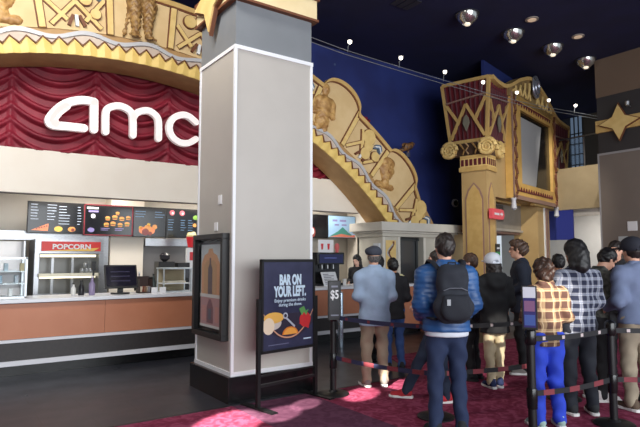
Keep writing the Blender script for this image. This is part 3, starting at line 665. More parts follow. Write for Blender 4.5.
def d6(t, w, h):
    MB().box(.012, w-.012, -.006, -.004, .012, h-.012).build('sky_picture', glow('pale_blue', (140,172,200), .9), t)
    MB().prism([(.02,.02),(.30,.16),(.45,.27),(.62,.14),(.85,.02)], (0,-.008,0), (1,0,0), (0,0,1), (0,1,0), .002).build('hill_picture', glow('teal', (60,130,120), .4), t)
    MB().prism([(.05,.02),(.4,.10),(.7,.06),(.86,.09),(.86,.02)], (0,-.010,0), (1,0,0), (0,0,1), (0,1,0), .002).build('dune_picture', glow('coral', (196,110,90), .4), t)
    rows(t, (.14,.36), (h-.15,), .2, .05, LIL); rows(t, (.20,.42), (h-.25,), .2, .04, LIL)
screen('pale blue advert screen with a teal hill, right of the pillar', 7.74, 8.60, 2.07, 2.62, 10.6, d6)

# popcorn warmer
pw = thing('popcorn_warmer', 'tall steel popcorn warmer cabinet with a red popcorn sign', 'warmer', (1.32, 10.0, 0))
W = 1.08
MB().box(0, W, 0, .7, 0, .93).build('lower_cabinet', STEEL, pw)
m = MB(); m.box(0, .07, 0, .7, .93, 1.66); m.box(W-.07, W, 0, .7, .93, 1.66); m.box(.07, W-.07, .66, .7, .93, 1.66); m.build('cabinet', STEEL, pw)
MB().box(0, W, -.02, .7, 1.66, 1.90).build('header', STEEL, pw)
MB().box(.07, W-.07, .60, .655, .96, 1.66).build('inner_back', mat('dull_steel', (120,120,118), .35, .6), pw)
MB().box(.07, W-.07, .02, .66, 1.28, 1.31).box(.05, W-.05, 0, .03, 1.27, 1.325).box(.07, W-.07, .02, .2, .93, .96).build('shelf', mat('lit_cream_edge', (240,234,210), .4), pw)
MB().box(.10, W-.10, .10, .14, 1.60, 1.64).build('warmer_lamp', mat('warm_lamp', (255,240,206), .4, emit=2.0), pw)
MB().box(.10, W-.10, .10, .14, 1.24, 1.27).build('warmer_lamp', MATS['warm_lamp'], pw)
MB().box(.09, W-.06, -.05, -.02, 1.70, 1.86).build('sign_panel', mat('popcorn_red', (196,44,40), .4, emit=.15), pw)
MB().prism([(.12,1.70),(.9,1.70),(1.0,1.76)], (0,-.055,0), (1,0,0), (0,0,1), (0,1,0), .006).build('sign_flash', mat('popcorn_yellow', (236,190,90), .4), pw)
text_mesh('sign_lettering', 'POPCORN', .115, mat('white_paint', (226,228,228), .5), FX(.555, -.056, 1.735), pw, .003, .004, width=.60)
m = MB(); m.box(.30, .34, .3, .34, .93, 1.6); m.box(.62, .66, .3, .34, .93, 1.6); m.build('inner_post', STEEL, pw)
for k, (x, z) in enumerate(((.86,1.34),(.78,1.33),(.92,1.33),(.83,1.40))):
    t = thing('glass_jar', ['round glass jar on the warmer shelf, nearest the right side','round glass jar at the left of the shelf group','round glass jar against the right wall of the warmer','round glass jar stacked on top of the shelf group'][k], 'jar', (1.32+x, 10.2, z-.02 if z < 1.39 else 1.41), 0, 'glass jars in the popcorn warmer')
    MB().lathe([(.03,0),(.045,.02),(.045,.075),(.035,.09)], n=14).build('glass_body', mat('grey_glass', (150,154,158), .15, .3), t, smooth=True)
POP = mat('popcorn_cream', (232,216,160), .8)

# glass display case at the far left of the counter
g = thing('glass_display_case', 'pale glass display case at the left end of the white worktop', 'display case', (-.3, 8.62, 1.03))
m = MB()
for x in (0, 1.33): 
    for y in (0, .40): m.box(x, x+.025, y, y+.025, 0, .56)
m.box(0, 1.355, 0, .425, .54, .565); m.box(0, 1.355, 0, .425, 0, .02); m.build('frame', mat('pale_steel', (204,212,216), .3, .5), g)
m = MB(); m.box(.025, 1.33, .004, .01, .02, .54); m.box(1.345, 1.35, .02, .40, .02, .54); m.build('glass_panel', GLASSM, g)
m = MB()
for z in (.19, .36): m.box(.02, 1.33, .03, .40, z, z+.012)
m.build('shelf', mat('frosted_shelf', (214,226,230), .3), g)
CANDY = [(186,206,214),(230,232,230),(164,176,184),(210,196,150),(150,176,190)]
for k in range(9):
    c_ = CANDY[k % 5]; x = .75+.066*(k % 9); z = (.02,.20,.37)[k % 3]
    tag(MB().box(0, .05, 0, .10, 0, .11).build('candy_box', mat('candy_%d' % (k % 5), c_, .5), loc=(-.3+x, 8.74, 1.03+z+.003), bevel=.003), '%s small box on the %s level of the glass display case' % (['pale blue','white','grey','tan','teal'][k % 5], ['bottom','middle','top'][k % 3]), 'box', 'small boxes in the glass case')

# tills
def till(label, x, y, rz, s=1.0):
    t = thing('till_terminal', label, 'till', (x, y, 1.031), rz, 'point of sale tills')
    MB().cyl((0,.02,0), .11*s, 0, .02, 20).build('foot', BLACKM, t, smooth=True)
    MB().box(-.03*s, .03*s, .0, .05, .02, .2*s).build('neck', BLACKM, t)
    m = MB(); m.M = Matrix.Translation((0,-.01,.20*s)) @ Matrix.Rotation(math.radians(-26), 4, 'X')
    m.box(-.19*s, .19*s, -.015, .02, -.14*s, .16*s); m.build('monitor', BLACKM, t, bevel=.006)
    m = MB(); m.M = Matrix.Translation((0,-.01,.20*s)) @ Matrix.Rotation(math.radians(-26), 4, 'X')
    m.box(-.172*s, .172*s, -.017, -.0145, -.12*s, .14*s); m.build('screen', mat('till_screen', (24,24,40), .12), t)
    m = MB(); m.M = Matrix.Translation((0,-.01,.20*s)) @ Matrix.Rotation(math.radians(-26), 4, 'X')
    for k in range(3): m.box(-.12*s, .10*s, -.0185, -.017, -.06*s+k*.06*s, -.045*s+k*.06*s)
    m.build('screen_rows', glow('dim_purple', (44,42,66), .2), t)
    return t
till('black till with a large tilted screen on the counter in front of the beige pier', 2.35, 8.66, math.radians(-4), 1.28)
till('black till partly hidden behind the condiment rack', 3.05, 9.75, math.radians(160), .9).location.z = .94
t = thing('till_table', 'steel prep table behind the counter under the second till', 'table', (2.9, 9.6, 0))
MB().box(0, 2.4, 0, .5, .90, .935).build('tabletop', STEEL, t)
for x in (.03, 2.33):
    for y in (.03, .43): MB().box(x, x+.04, y, y+.04, 0, .90).build('leg', STEEL, t)
# black barrier card holder beside the till, cups, bottles, rack
t = thing('cup_caddy', 'brown and cream tiered cup caddy between the till and the small glass cabinet', 'caddy', (2.63, 8.62, 1.031))
MB().box(0, .20, 0, .2, 0, .015).box(0, .01, 0, .2, 0, .22).box(.19, .20, 0, .2, 0, .22).box(0, .20, .19, .2, 0, .26).build('rack', mat('dark_brown_rack', (60,44,40), .5), t)
random.seed(8)
cl = [('cream',(222,206,180)),('brown',(126,90,66)),('grey',(130,128,134)),('red',(176,60,56))]
for i in range(3):
    for j in range(2):
        n_, c_ = cl[(i+j*2) % 4]
        tag(MB().lathe([(.020,0),(.028,.085),(.026,.085)], n=12).build('paper_cup', mat('cup_'+n_, c_, .6), loc=(2.665+i*.065, 8.67+j*.075, 1.047), smooth=True), '%s paper cup in the %s row of the cup caddy, %s' % (n_, ['front','rear'][j], ['left end','in the middle','right end'][i]), 'cup', 'paper cups in the caddy')
def bottle(label, x, y, z, h, r, c_, cap):
    t = thing('bottle', label, 'bottle', (x, y, z))
    MB().lathe([(r*.9,0),(r,.01),(r,h*.62),(r*.4,h*.82),(r*.38,h)], n=14).build('body', mat('bottle_'+c_[0], c_[1], .3), t, smooth=True)
    MB().cyl((0,0,0), r*.45, h, h*1.1, 12).build('cap', mat('cap_'+cap[0], cap[1], .4), t, smooth=True)
bottle('pale purple bottle at the left foot of the large till', 1.93, 8.66, 1.031, .26, .045, ('lilac',(140,128,160)), ('white',(220,220,220)))
bottle('black bottle left of the purple bottle', 1.80, 8.75, 1.031, .20, .045, ('black',(30,30,34)), ('black',(20,20,20)))
bottle('small white bottle left of the black bottle', 1.70, 8.80, 1.031, .16, .035, ('white',(214,214,210)), ('black',(20,20,20)))
bottle('dark green bottle left of the small glass cabinet', 2.90, 8.78, 1.031, .27, .04, ('dark_green',(50,62,60)), ('black',(20,20,20)))
bottle('grey bottle standing behind the cup caddy', 2.72, 8.95, 1.031, .30, .035, ('grey',(150,150,150)), ('white',(220,220,220)))
t = thing('card_reader', 'black upright card terminal beside the popcorn warmer column', 'card terminal', (2.02, 9.0, 1.031))
MB().box(-.03, .03, -.03, .03, 0, .02).box(-.012, .012, -.012, .012, .02, .45).box(-.03, .03, -.03, .01, .36, .50).build('stand', BLACKM, t)
for k, (x, w_) in enumerate(((2.80, .09), (2.93, .1))):
    tag(MB().box(0, w_, 0, .03, 0, .09).build('white_card', WHITEP, loc=(x, 8.55+.0*k, 1.031)), ['small white card on the worktop left of the glass cabinet','small white card touching the glass cabinet'][k], 'card')
# small glass cabinet with a tray
g = thing('glass_cabinet', 'small steel framed glass cabinet on the counter left of the pillar', 'display case', (3.0, 8.60, 1.031))
m = MB()
for x in (0, .46):
    for y in (0, .30): m.box(x, x+.02, y, y+.02, 0, .38)
m.box(-.01, .49, -.01, .33, .37, .395); m.box(0, .48, 0, .32, .0, .015); m.build('frame', mat('pale_steel', (204,212,216), .3, .5), g)
MB().box(.02, .46, .30, .305, .015, .37).build('back_panel', mat('tan_back', (164,150,120), .5), g)
MB().box(.02, .46, .004, .008, .015, .37).build('glass_panel', GLASSM, g)
MB().box(.02, .46, .02, .3, .13, .145).build('shelf', WHITEP, g)
tag(MB().box(0, .34, 0, .18, 0, .03).build('food_tray', mat('cream_tray', (222,214,196), .4), loc=(3.06, 8.66, 1.178), bevel=.005), 'cream tray on the shelf of the small glass cabinet', 'tray')
# things on the back prep table
def machine(name, label, cat, x, y, z, w, d, h, m_, extra):
    t = thing(name, label, cat, (x, y, z)); MB().box(0, w, 0, d, 0, h).build('body', m_, t, bevel=.01); extra(t, w, d, h); return t
machine('coffee_grinder', 'black round-topped grinder behind the small glass cabinet', 'grinder', 3.30, 9.72, .936, .3, .26, .58, BLACKM, lambda t, w, d, h: (MB().lathe([(.03,0),(.09,.05),(.1,.12),(.05,.16)], (w/2,d/2,h), 16).build('hopper', mat('dark_smoke', (50,50,56), .2), t, smooth=True), MB().tube([(w*.8,0,h*.7),(w*1.1,-.05,h*.8)], .012).build('handle', BLACKM, t)))
machine('drinks_dispenser', 'squat black dispenser beside the round-topped grinder', 'dispenser', 3.66, 9.74, .936, .24, .24, .56, BLACKM, lambda t, w, d, h: (MB().box(.04, w-.04, -.05, 0, h*.5, h*.75).build('spout_block', mat('grey_dark_plastic', (70,70,76), .4), t), MB().box(.05, w-.05, -.08, 0, 0, .02).build('drip_tray', STEEL, t)))
# rotating popcorn cup sign hanging left of the pillar
t = thing('popcorn_bucket_display', 'red and white popcorn bucket display on a white stand beside the pillar', 'display', (4.02, 9.98, .936))
MB().box(-.10, .10, -.04, .04, 0, .84).build('stand_panel', WHITEP, t)
MB().lathe([(.07,.85),(.105,1.05),(.10,1.05)], n=20).build('bucket', mat('bucket_red', (206,40,50), .4), t, smooth=True)
organic('popcorn', [('e',(0,0,1.07),(.10,.10,.05)),('e',(.03,0,1.12),(.05,.05,.03)),('e',(-.04,.02,1.11),(.045,.04,.03))], POP, t, h=.01, k=.01, disp=lambda P: .006*np.sin(P[...,0]*190)*np.sin(P[...,1]*190+1)*np.sin(P[...,2]*170))
m = MB().box(-.05, .05, -.047, -.042, .60, .76); m.build('red_mark', mat('bucket_red', (206,40,50), .4), t)
sh = thing('shelf_rack', 'steel wire shelf rack with cups beside the pillar behind the counter', 'shelf', (3.80, 10.3-.28, .936+0.0))
sh.location = (4.20, 9.62, .936)
for z in (.15, .42): MB().box(0, .7, 0, .35, z, z+.015).build('shelf', WHITEP, sh)
for x in (0, .68): MB().box(x, x+.02, 0, .35, 0, .62).build('side_frame', STEEL, sh)
random.seed(5)
for k in range(6):
    c_ = [('blue',(70,90,130)),('grey',(130,128,134)),('dark',(50,46,48)),('cream',(222,206,180)),('red',(176,60,56)),('white',(225,225,225))][k]
    x = 4.28+.19*(k % 3); z = .936+(.166 if k < 3 else .436)
    tag(MB().lathe([(.03,0),(.045,.15),(.04,.15)], n=14).build('paper_cup', mat('cup_'+c_[0], c_[1], .6), loc=(x, 9.78, z), smooth=True), '%s cup on the %s shelf of the wire rack beside the pillar' % (c_[0], 'lower' if k < 3 else 'upper'), 'cup', 'cups on the wire rack')

# right part of the counter
t = thing('drink_machine', 'black drink machine with a dim blue panel, on the counter right of the pillar', 'drink machine', (6.12, 8.72, 1.031))
MB().box(0, .66, 0, .40, 0, .05).box(0, .66, .22, .40, .05, .64).box(0, .66, 0, .40, .42, .66).box(.02, .64, .14, .22, .05, .45).build('body', mat('gloss_black', (14,15,20), .2), t, bevel=.008)
MB().box(.04, .62, -.006, 0, .45, .62).build('lit_panel', glow('deep_blue', (26,32,74), .5), t)
MB().box(.16, .46, -.009, -.006, .54, .56).build('panel_mark', glow('blue_mark', (80,90,150), .5), t)
for x in (.16, .30, .44): MB().tube([(x,.08,.42),(x,.08,.33)], .014, 8).build('nozzle', STEEL, t)
tag(MB().lathe([(.03,0),(.045,.13),(.04,.13)], n=14).build('paper_cup', mat('cup_white', (225,225,225), .6), loc=(6.72, 8.64, 1.031), smooth=True), 'white cup on the worktop at the right foot of the drink machine', 'cup')
t = thing('counter_leaflet_holder', 'slanted white leaflet holder leaning in front of the drink machine', 'leaflet holder', (6.18, 8.58, 1.031))
m = MB(); m.M = Matrix.Rotation(math.radians(-25), 4, 'X'); m.box(0, .36, 0, .008, 0, .30); m.build('sheet', mat('paper_white', (222,224,228), .6), t)
m = MB(); m.M = Matrix.Rotation(math.radians(-25), 4, 'X')
for k in range(7): m.box(.04, .04+.26*[1,.8,.6,.9,.7,1,.5][k], -.004, 0, .04+k*.034, .052+k*.034)
m.build('printed_rows', mat('print_grey', (96,98,112), .6), t)
t = thing('counter_sign', 'white counter sign with two red cups on top of the drink machine', 'sign', (6.30, 8.95, 1.692))
MB().box(0, .38, 0, .02, 0, .26).build('panel', WHITEP, t)
for x in (.09, .25): MB().prism([(x-.02,.06),(x+.02,.06),(x+.032,.18),(x-.032,.18)], (0,-.003,0), (1,0,0), (0,0,1), (0,1,0), .003).build('cup_picture', mat('bucket_red', (206,40,50), .4), t)
tag(MB().lathe([(.03,0),(.04,.06),(.055,.10),(.04,.17),(.02,.19)], n=14).build('pink_ornament', mat('coral_pink', (206,96,96), .5), loc=(6.73, 8.9, 1.692), smooth=True), 'small pink figure beside the two-cup sign', 'ornament')
tag(MB().lathe([(.055,0),(.055,.94),(.045,.97),(.01,.98)], n=20).build('steel_bollard', mat('polished_steel', (190,205,222), .2, .9), loc=(5.97, 7.8, 0), smooth=True), 'short polished steel post standing before the copper counter', 'post')
for k, (x, c_) in enumerate(((6.95,('coral',(204,110,90))),(7.12,('white2',(220,220,224))),(7.26,('grey2',(150,150,158))))):
    tag(MB().box(0, .12, 0, .1, 0, .10+.04*(k % 2)).build('counter_box', mat('box_'+c_[0], c_[1], .5), loc=(x, 8.5, 1.031), bevel=.004), '%s small carton on the worktop in front of the cashier' % ['coral','white','grey'][k], 'carton')

# ---- kiosk at the foot of the arch
KG = mottle('kiosk_grey_paint', (196,192,180), (188,184,172), 3, .6)
k_ = thing('ticket_kiosk', 'pale grey kiosk with moulded cornice and dark glass door under the arch foot', 'kiosk', (7.95, 8.87, 0))
W = 2.2
MB().box(0, .52, 0, .35, 0, 2.05).build('left_pier', KG, k_); MB().box(1.26, 1.72, 0, .35, 0, 2.05).build('right_pier', KG, k_); MB().box(1.72, W, .1, .35, 0, 2.05).build('side_panel', KG, k_)
MB().box(.02, W, .35, .86, 0, .08).box(0, .05, .35, .86, 0, 2.05).box(W-.05, W, .35, .86, 0, 2.05).box(0, W, .80, .86, 0, 2.05).build('shell', KG, k_)
m = MB(); m.box(-.06, W+.06, -.08, .88, 2.05, 2.13); m.build('lower_cornice', KG, k_, bevel=.006)
m = MB(); m.box(-.12, W+.12, -.14, .88, 2.13, 2.17); m.box(-.22, W+.2, -.24, .88, 2.17, 2.36); m.build('upper_cornice', mottle('kiosk_light_paint', (208,204,194), (200,196,186), 3, .6), k_, bevel=.008)
MB().box(.10, .40, -.01, 0, .9, 1.97).build('relief_ground', GOLDL, k_)
sq = [(.25+.07*math.sin(z*14), -.02, z) for z in [.92+.025*i for i in range(42)]]
MB().tube(sq, .022, 6).build('wavy_relief', BROWN, k_)
MB().tube([(x+.05*math.cos(z*9), -.018, z) for x, _, z in sq], .014, 6).build('wavy_relief', SILVERB, k_)
MB().box(.0, .06, -.02, 0, 0, 2.05).box(.45, .52, -.02, 0, 0, 2.05).box(1.26, 1.33, -.02, 0, 0, 2.05).box(1.62, 1.68, -.02, 0, 0, 2.05).build('pilaster_edge', mat('kiosk_edge', (214,210,200), .5), k_)
MB().box(.52, 1.26, .16, .2, 0, 2.03).build('glass_door', mat('dark_glass', (70,72,74), .12), k_)
m = MB(); m.box(.52, .57, .12, .2, 0, 2.05); m.box(1.16, 1.19, .12, .16, 0, 2.03); m.box(.57, 1.26, .12, .2, 1.97, 2.05); m.build('door_frame', mat('dark_frame', (50,54,56), .4), k_)
MB().box(-.05, 0, .06, .24, 1.66, 1.9).build('pale_plate', mat('pale_plate', (196,202,210), .4), k_)
# ---- snack counter in the shadow behind the queue
t = thing('snack_counter', 'copper fronted side counter behind the queue, by the gold column', 'counter', (8.65, 7.95, 0))
MB().box(0, 1.1, 0, .5, 0, .98).build('front_panel', COPPER, t); MB().box(-.02, 1.12, -.03, .53, .98, 1.03).build('worktop', MATS['white_solid_worktop'], t)
random.seed(11)
SN = [('coral',(216,110,84)),('rose',(206,90,90)),('amber',(220,150,90)),('pale',(210,204,196)),('slate',(90,96,110))]
for k in range(6):
    n_, c_ = SN[k % 5]; h_ = random.uniform(.30, .52)
    tag(MB().box(0, .15, 0, .12, 0, h_).build('snack_box', mat('snack_'+n_, c_, .5), loc=(8.70+.18*k, 8.1+.04*(k % 2), 1.031), bevel=.004), '%s snack carton on the side counter, %s from its left end' % (n_, ['first','second','third','fourth','fifth','sixth','seventh','eighth','ninth','tenth','eleventh','twelfth','thirteenth','fourteenth','fifteenth','sixteenth'][k]), 'carton', 'snack cartons on the side counter')
t = thing('flower_pot', 'small pot of cream flowers on the narrow copper counter', 'flower pot', (8.10, 8.5, 1.031))
MB().lathe([(.04,0),(.06,.10),(.055,.10)], n=14).build('pot', mat('dark_pot', (50,56,50), .6), t, smooth=True)
organic('flowers', [('e',(x*.06,y*.05,.15+.03*((x+y) % 2)),(.035,.035,.03)) for x in (-1,0,1) for y in (-1,0,1)], mat('cream_petals', (222,218,170), .7), t, h=.01, k=.008)
# round wall speaker
t = thing('wall_camera', 'round white rimmed wall camera on the blue wall left of the gold column', 'camera', (11.35, 9.75, 3.05))
MB().cyl((0,0,0), .11, -.05, 0, 24, ax='y').build('rim', WHITEP, t, smooth=True); MB().cyl((0,0,0), .075, -.07, -.05, 20, ax='y').build('lens', BLACKL, t, smooth=True)
t = MB().box(10.4, 11.2, 9.70, 9.75, 1.95, 2.12).build('pale_wall_rail', mat('pale_rail', (190,186,186), .5)); tag(t, 'pale horizontal rail on the blue wall between the kiosk and the gold column', 'rail')

# ================================================================ THE GOLD THEATRE FACADE (turned 14 degrees)
TH = math.radians(14.2); FO = Vector((10.066, 7.576, 0))
fc = thing('theatre_marquee', 'gold and maroon theatre front with a big dark screen, red curtain box and column', 'marquee', FO, TH)
GW = mottle('mustard_gold_wall', (190,160,110), (182,151,101), 2, .65)
MB().box(.46, 5.6, .13, .55, 3.0, 5.6).build('upper_wall', GW, fc)
MB().box(.8, 4.6, .45, .52, 5.6, 6.42).build('blue_parapet', mat('blue_parapet_paint', (30,44,104), .7), fc)
# column with pointed panels
MB().box(-.03, .46, .10, .70, 0, 3.56).build('column', GW, fc); MB().box(-.07, .50, .06, .74, 3.56, 3.66).box(-.05, .48, .08, .72, 3.86, 3.93).build('column_moulding', GOLD, fc)
MB().box(-.05, .48, .08, .72, 3.66, 3.86).build('column_frieze', GOLDL, fc)
MV = mat('mauve_stone_paint', (150,118,104), .6)
m = MB()
for k in range(6): m.box(-.056, -.05, .10+k*.105, .17+k*.105, 3.69, 3.84)
for k in range(5): m.box(-.03+k*.105, .035+k*.105, .074, .08, 3.69, 3.84)
m.build('frieze_teeth', MAROON, fc)
def gothic(w, z0, z1): return [(0,z0),(w,z0),(w,z1-.35),(w*.82,z1-.15),(w*.5,z1),(w*.18,z1-.15),(0,z1-.35)]
def inset(pts, c, k): return [(c[0]+(a-c[0])*k, b-(.05 if b > 2 else -.05)) for a, b in pts]
o1 = gothic(.44, .4, 3.3); o2 = gothic(.34, .4, 3.3)
m = MB(); m.prism(o1, (-.04,.18,0), (0,1,0), (0,0,1), (1,0,0), .012); m.prism(o2, (.04,.09,0), (1,0,0), (0,0,1), (0,1,0), .012); m.build('pointed_outline', MV, fc)
m = MB(); m.prism(inset(o1, (.22,0), .84), (-.05,.18,0), (0,1,0), (0,0,1), (1,0,0), .012); m.prism(inset(o2, (.17,0), .80), (.04,.08,0), (1,0,0), (0,0,1), (0,1,0), .012); m.build('pointed_panel', GOLD, fc)
# volutes and dark leaf ornament
def volute(c, ax_, r=.20):
    m = MB(); path = []
    for k in range(44):
        a = k/43*2.6*2*PI; rr = r*(1-k/50.0); path.append((a, rr))
    pts = []
    for a, rr in path:
        if ax_ == 'y': pts.append((c[0]-rr*math.cos(a)*1, c[1], c[2]+rr*math.sin(a)))
        else: pts.append((c[0], c[1]-rr*math.cos(a), c[2]+rr*math.sin(a)))
    m.tube(pts, [.05*(1-k/70) for k in range(44)], 8)
    return m
for c_, ax_ in (((-.09,.98,4.08),'x'),((-.09,.05,4.08),'x'),((.62,.02,4.08),'y')):
    v = volute(c_, ax_); v.build('volute', GOLDL, fc, smooth=True)
    d = MB(); d.cyl(c_, .19, .0, .06, 22, ax='x' if ax_ == 'x' else 'y'); d.build('volute_disc', GOLD, fc, smooth=True)
MB().box(.0, .60, .08, .95, 3.93, 4.24).build('capital_block', mat('dark_bronze', (74,54,44), .5), fc)
m = MB()
for k in range(5):
    y = .20+k*.15
    m.tube([(-.05,y,3.96),(-.09,y+.06*(-1)**k,4.05),(-.06,y,4.14),(-.10,y+.05,4.22)], .022, 6)
m.build('capital_leaf', FIGD, fc, smooth=True)
# tapered red curtain boxes (left and right)
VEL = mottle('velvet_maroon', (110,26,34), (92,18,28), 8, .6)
def cbox(x0, x1, y0, y1, z0, z1, ins, mirror=False):
    c = [Vector((x, y, z)) for z, i in ((z0, ins), (z1, 0)) for x, y in ((x0+i, y0+i), (x1-i*.3, y0+i), (x1-i*.3, y1-i), (x0+i, y1-i))]
    MB().add(c, [(3,2,1,0),(4,5,6,7),(0,1,5,4),(1,2,6,5),(2,3,7,6),(3,0,4,7)]).build('curtain_box', VEL, fc)
    def face(a, b, c2, d, nrm):       # bottom-left, bottom-right, top-right, top-left
        n = Vector(nrm)
        P_ = lambda s, t, o=0: (a*(1-s)+b*s)*(1-t) + (d*(1-s)+c2*s)*t + n*o
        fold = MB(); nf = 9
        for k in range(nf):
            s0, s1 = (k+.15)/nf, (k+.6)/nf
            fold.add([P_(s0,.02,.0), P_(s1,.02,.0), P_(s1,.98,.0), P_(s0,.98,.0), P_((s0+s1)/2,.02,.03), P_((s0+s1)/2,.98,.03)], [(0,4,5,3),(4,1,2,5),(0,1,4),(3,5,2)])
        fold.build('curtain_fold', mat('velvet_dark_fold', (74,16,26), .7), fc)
        def beam(m, s, t, w=.085, o=.03):
            w *= .78
            A, B = P_(*s, o), P_(*t, o); dr = (B-A).normalized(); q = dr.cross(n).normalized()*w/2
            m.add([A-q, B-q, B+q, A+q, A-q-n*.06, B-q-n*.06, B+q-n*.06, A+q-n*.06], [(0,1,2,3),(4,7,6,5),(0,4,5,1),(1,5,6,2),(2,6,7,3),(3,7,4,0)])
        m = MB()
        for s, t in (((0,0),(1,0)),((1,0),(1,1)),((0,1),(1,1)),((0,0),(0,1))): beam(m, s, t, .10, .035)
        m.build('box_frame', GOLD, fc)
        m = MB()
        for s, t in (((.04,.06),(.5,.62)),((.5,.62),(.96,.06)),((.04,.64),(.30,.32)),((.96,.70),(.70,.34))): beam(m, s, t, .085, .05)
        m.build('chevron_beam', GOLD, fc)
        m = MB(); beam(m, (.04,.68), (.96,.74), .04, .055); m.build('swag_rail', MV, fc)
        m = MB(); cc = P_(.5,.30,.05); ex = (b-a).normalized(); ez = Vector((0,0,1))
        m.prism([(-.085,0),(0,-.2),(.085,0),(.06,.12),(0,.2),(-.06,.12)], cc, ex, ez, n, .03); m.build('lozenge', mat('grey_green_stone', (128,124,108), .6), fc)
    if not mirror: face(c[3], c[0], c[4], c[7], (-1,0,0))
    face(c[0], c[1], c[5], c[4], (0,-1,0))
cbox(0, 1.18, 0, 1.16, 4.30, 5.70, .13)
cbox(4.47, 6.0, .0, 1.0, 4.20, 5.55, .10, True)
v = volute((5.45,-.02,4.02), 'y', .17); v.build('volute', GOLDL, fc, smooth=True)
# pediment
top = [(0,5.70),(.35,5.64),(.75,5.66),(1.15,5.80),(1.7,6.05),(2.3,6.24),(2.67,6.28),(3.05,6.24),(3.65,6.05),(4.2,5.80),(4.75,5.60),(5.75,5.56)]
def smooth_pts(p, n=5):
    r = []; p = [Vector(q) for q in p]
    for k in range(len(p)-1):
        p0 = p[max(k-1,0)]; p1 = p[k]; p2 = p[k+1]; p3 = p[min(k+2,len(p)-1)]
        for j in range(n): t = j/n; r.append(.5*((2*p1)+(p2-p0)*t+(2*p0-5*p1+4*p2-p3)*t*t+(3*p1-p0-3*p2+p3)*t**3))
    r.append(p[-1]); return r
tp = smooth_pts(top)
m = MB(); mid = [q for q in tp if 1.05 <= q.x <= 4.35]
m.prism([(q.x, q.y-.06) for q in mid] + [(4.35,5.5),(1.05,5.5)], (0,-.06,0), (1,0,0), (0,0,1), (0,1,0), .5); m.build('pediment', mottle('olive_gold_plaster', (150,124,80), (120,96,60), 7, .6), fc)
m = MB(); m.prism([(q.x, q.y-.06) for q in tp if q.x <= 1.1] + [(1.1,5.5),(.05,5.5)], (0,-.0,0), (1,0,0), (0,0,1), (0,1,0), .3); m.build('swag_velvet', VEL, fc)
m = MB()
for a, b in zip(tp, tp[1:]): m.prism([(a.x,a.y-.07),(b.x,b.y-.07),(b.x,b.y+.02),(a.x,a.y+.02)], (0,-.12,0), (1,0,0), (0,0,1), (0,1,0), .25)
m.build('curved_moulding', GOLD, fc)
m = MB()
for k in range(9):
    m = MB(); x = 1.35+k*.33
    if abs(x-2.67) < .2: continue
    zt = [q.y for q in tp if q.x >= x][0]-.15
    m.tube([(x-.1,-.08,5.66),(x,-.10,(5.66+zt)/2+.02),(x+.08,-.08,zt)], .03, 6); m.tube([(x+.12,-.08,5.66),(x+.02,-.10,5.8),(x+.1,-.08,min(zt,5.95))], .022, 6)
    m.build('pediment_relief', GOLDL, fc, smooth=True)
m = MB()
for k, s in enumerate((1.0, .62)):
    m.tube([(2.67+.20*s*math.cos(a), -.16-.04*k, 6.06+.27*s*math.sin(a)) for a in [i*2*PI/24 for i in range(25)]], .04, 8)
m.build('oval_cartouche', mat('silver_cartouche', (160,164,176), .3, .7), fc, smooth=True)
MB().cyl((2.67,0,6.06), .16, -.16, -.10, 20, ax='y').build('cartouche_centre', mat('dark_navy_disc', (26,26,44), .4), fc, smooth=True)
# screen and frame
MB().box(1.36, 3.75, -.10, .3, 3.42, 5.28).build('screen_body', mat('screen_off_black', (12,13,16), .25), fc)
MB().box(1.40, 3.25, -.112, -.10, 3.45, 5.15).build('screen_glass', mat('grey_reflecting_screen', (168,168,168), .55), fc)  # reflection on the dark screen painted as a flat grey sheet
m = MB(); m.add([Vector(p) for p in ((2.55,-.125,3.44),(3.3,-.125,3.44),(3.3,-.125,5.17),(3.1,-.125,5.17))]+[Vector(p) for p in ((2.55,-.11,3.44),(3.3,-.11,3.44),(3.3,-.11,5.17),(3.1,-.11,5.17))], [(0,1,2,3),(4,7,6,5),(0,4,5,1),(1,5,6,2),(2,6,7,3),(3,7,4,0)]); m.build('screen_shade', MATS['screen_off_black'], fc)  # dark sheet gives the painted reflection its slanted edge
m = MB(); m.box(.75, 1.36, -.18, .0, 3.02, 5.62); m.box(3.75, 4.05, -.18, .0, 3.02, 5.62); m.box(1.36, 3.75, -.18, .0, 5.28, 5.62); m.box(1.36, 3.75, -.18, .0, 3.02, 3.42); m.build('screen_frame', mottle('bright_ochre_frame', (214,172,98), (204,162,88), 4, .5), fc)
m = MB()
for k in range(15):
    x = 1.0+k*.178; m.prism([(x,3.20),(x+.15,3.20),(x+.075,3.31)], (0,-.20,0), (1,0,0), (0,0,1), (0,1,0), .02); m.prism([(x,5.46),(x+.15,5.46),(x+.075,5.35)], (0,-.20,0), (1,0,0), (0,0,1), (0,1,0), .02)
m.build('tooth_border', MAROON, fc)
def rope(x): return [(x+.045*math.sin(z*16), -.20, z) for z in [3.05+.04*i for i in range(65)]]
for x in (.93, 3.93): MB().tube(rope(x), .037, 7).build('rope_edge', BROWN, fc, smooth=True)
m = MB(); m.box(.75, .82, -.2, -.17, 3.0, 5.62); m.box(4.0, 4.07, -.2, -.17, 3.0, 5.62); m.box(.75, 4.07, -.2, -.17, 3.0, 3.10); m.build('frame_edge', MV, fc)
for x in (.80, 4.03): MB().lathe([(.02,-.32),(.07,-.28),(.05,-.1),(.07,-.04),(.03,0)], (x,-.16,3.04), 10).build('tassel', mat('silver_tassel', (200,200,206), .4), fc, smooth=True)
for o in list(fc.children):          # the screen assembly sits right of the curtain box
    if o.name.split('.')[0] in ('screen_body','screen_glass','screen_shade','screen_frame','tooth_border','rope_edge','frame_edge','tassel'): o.location = (.40, .12, 0)
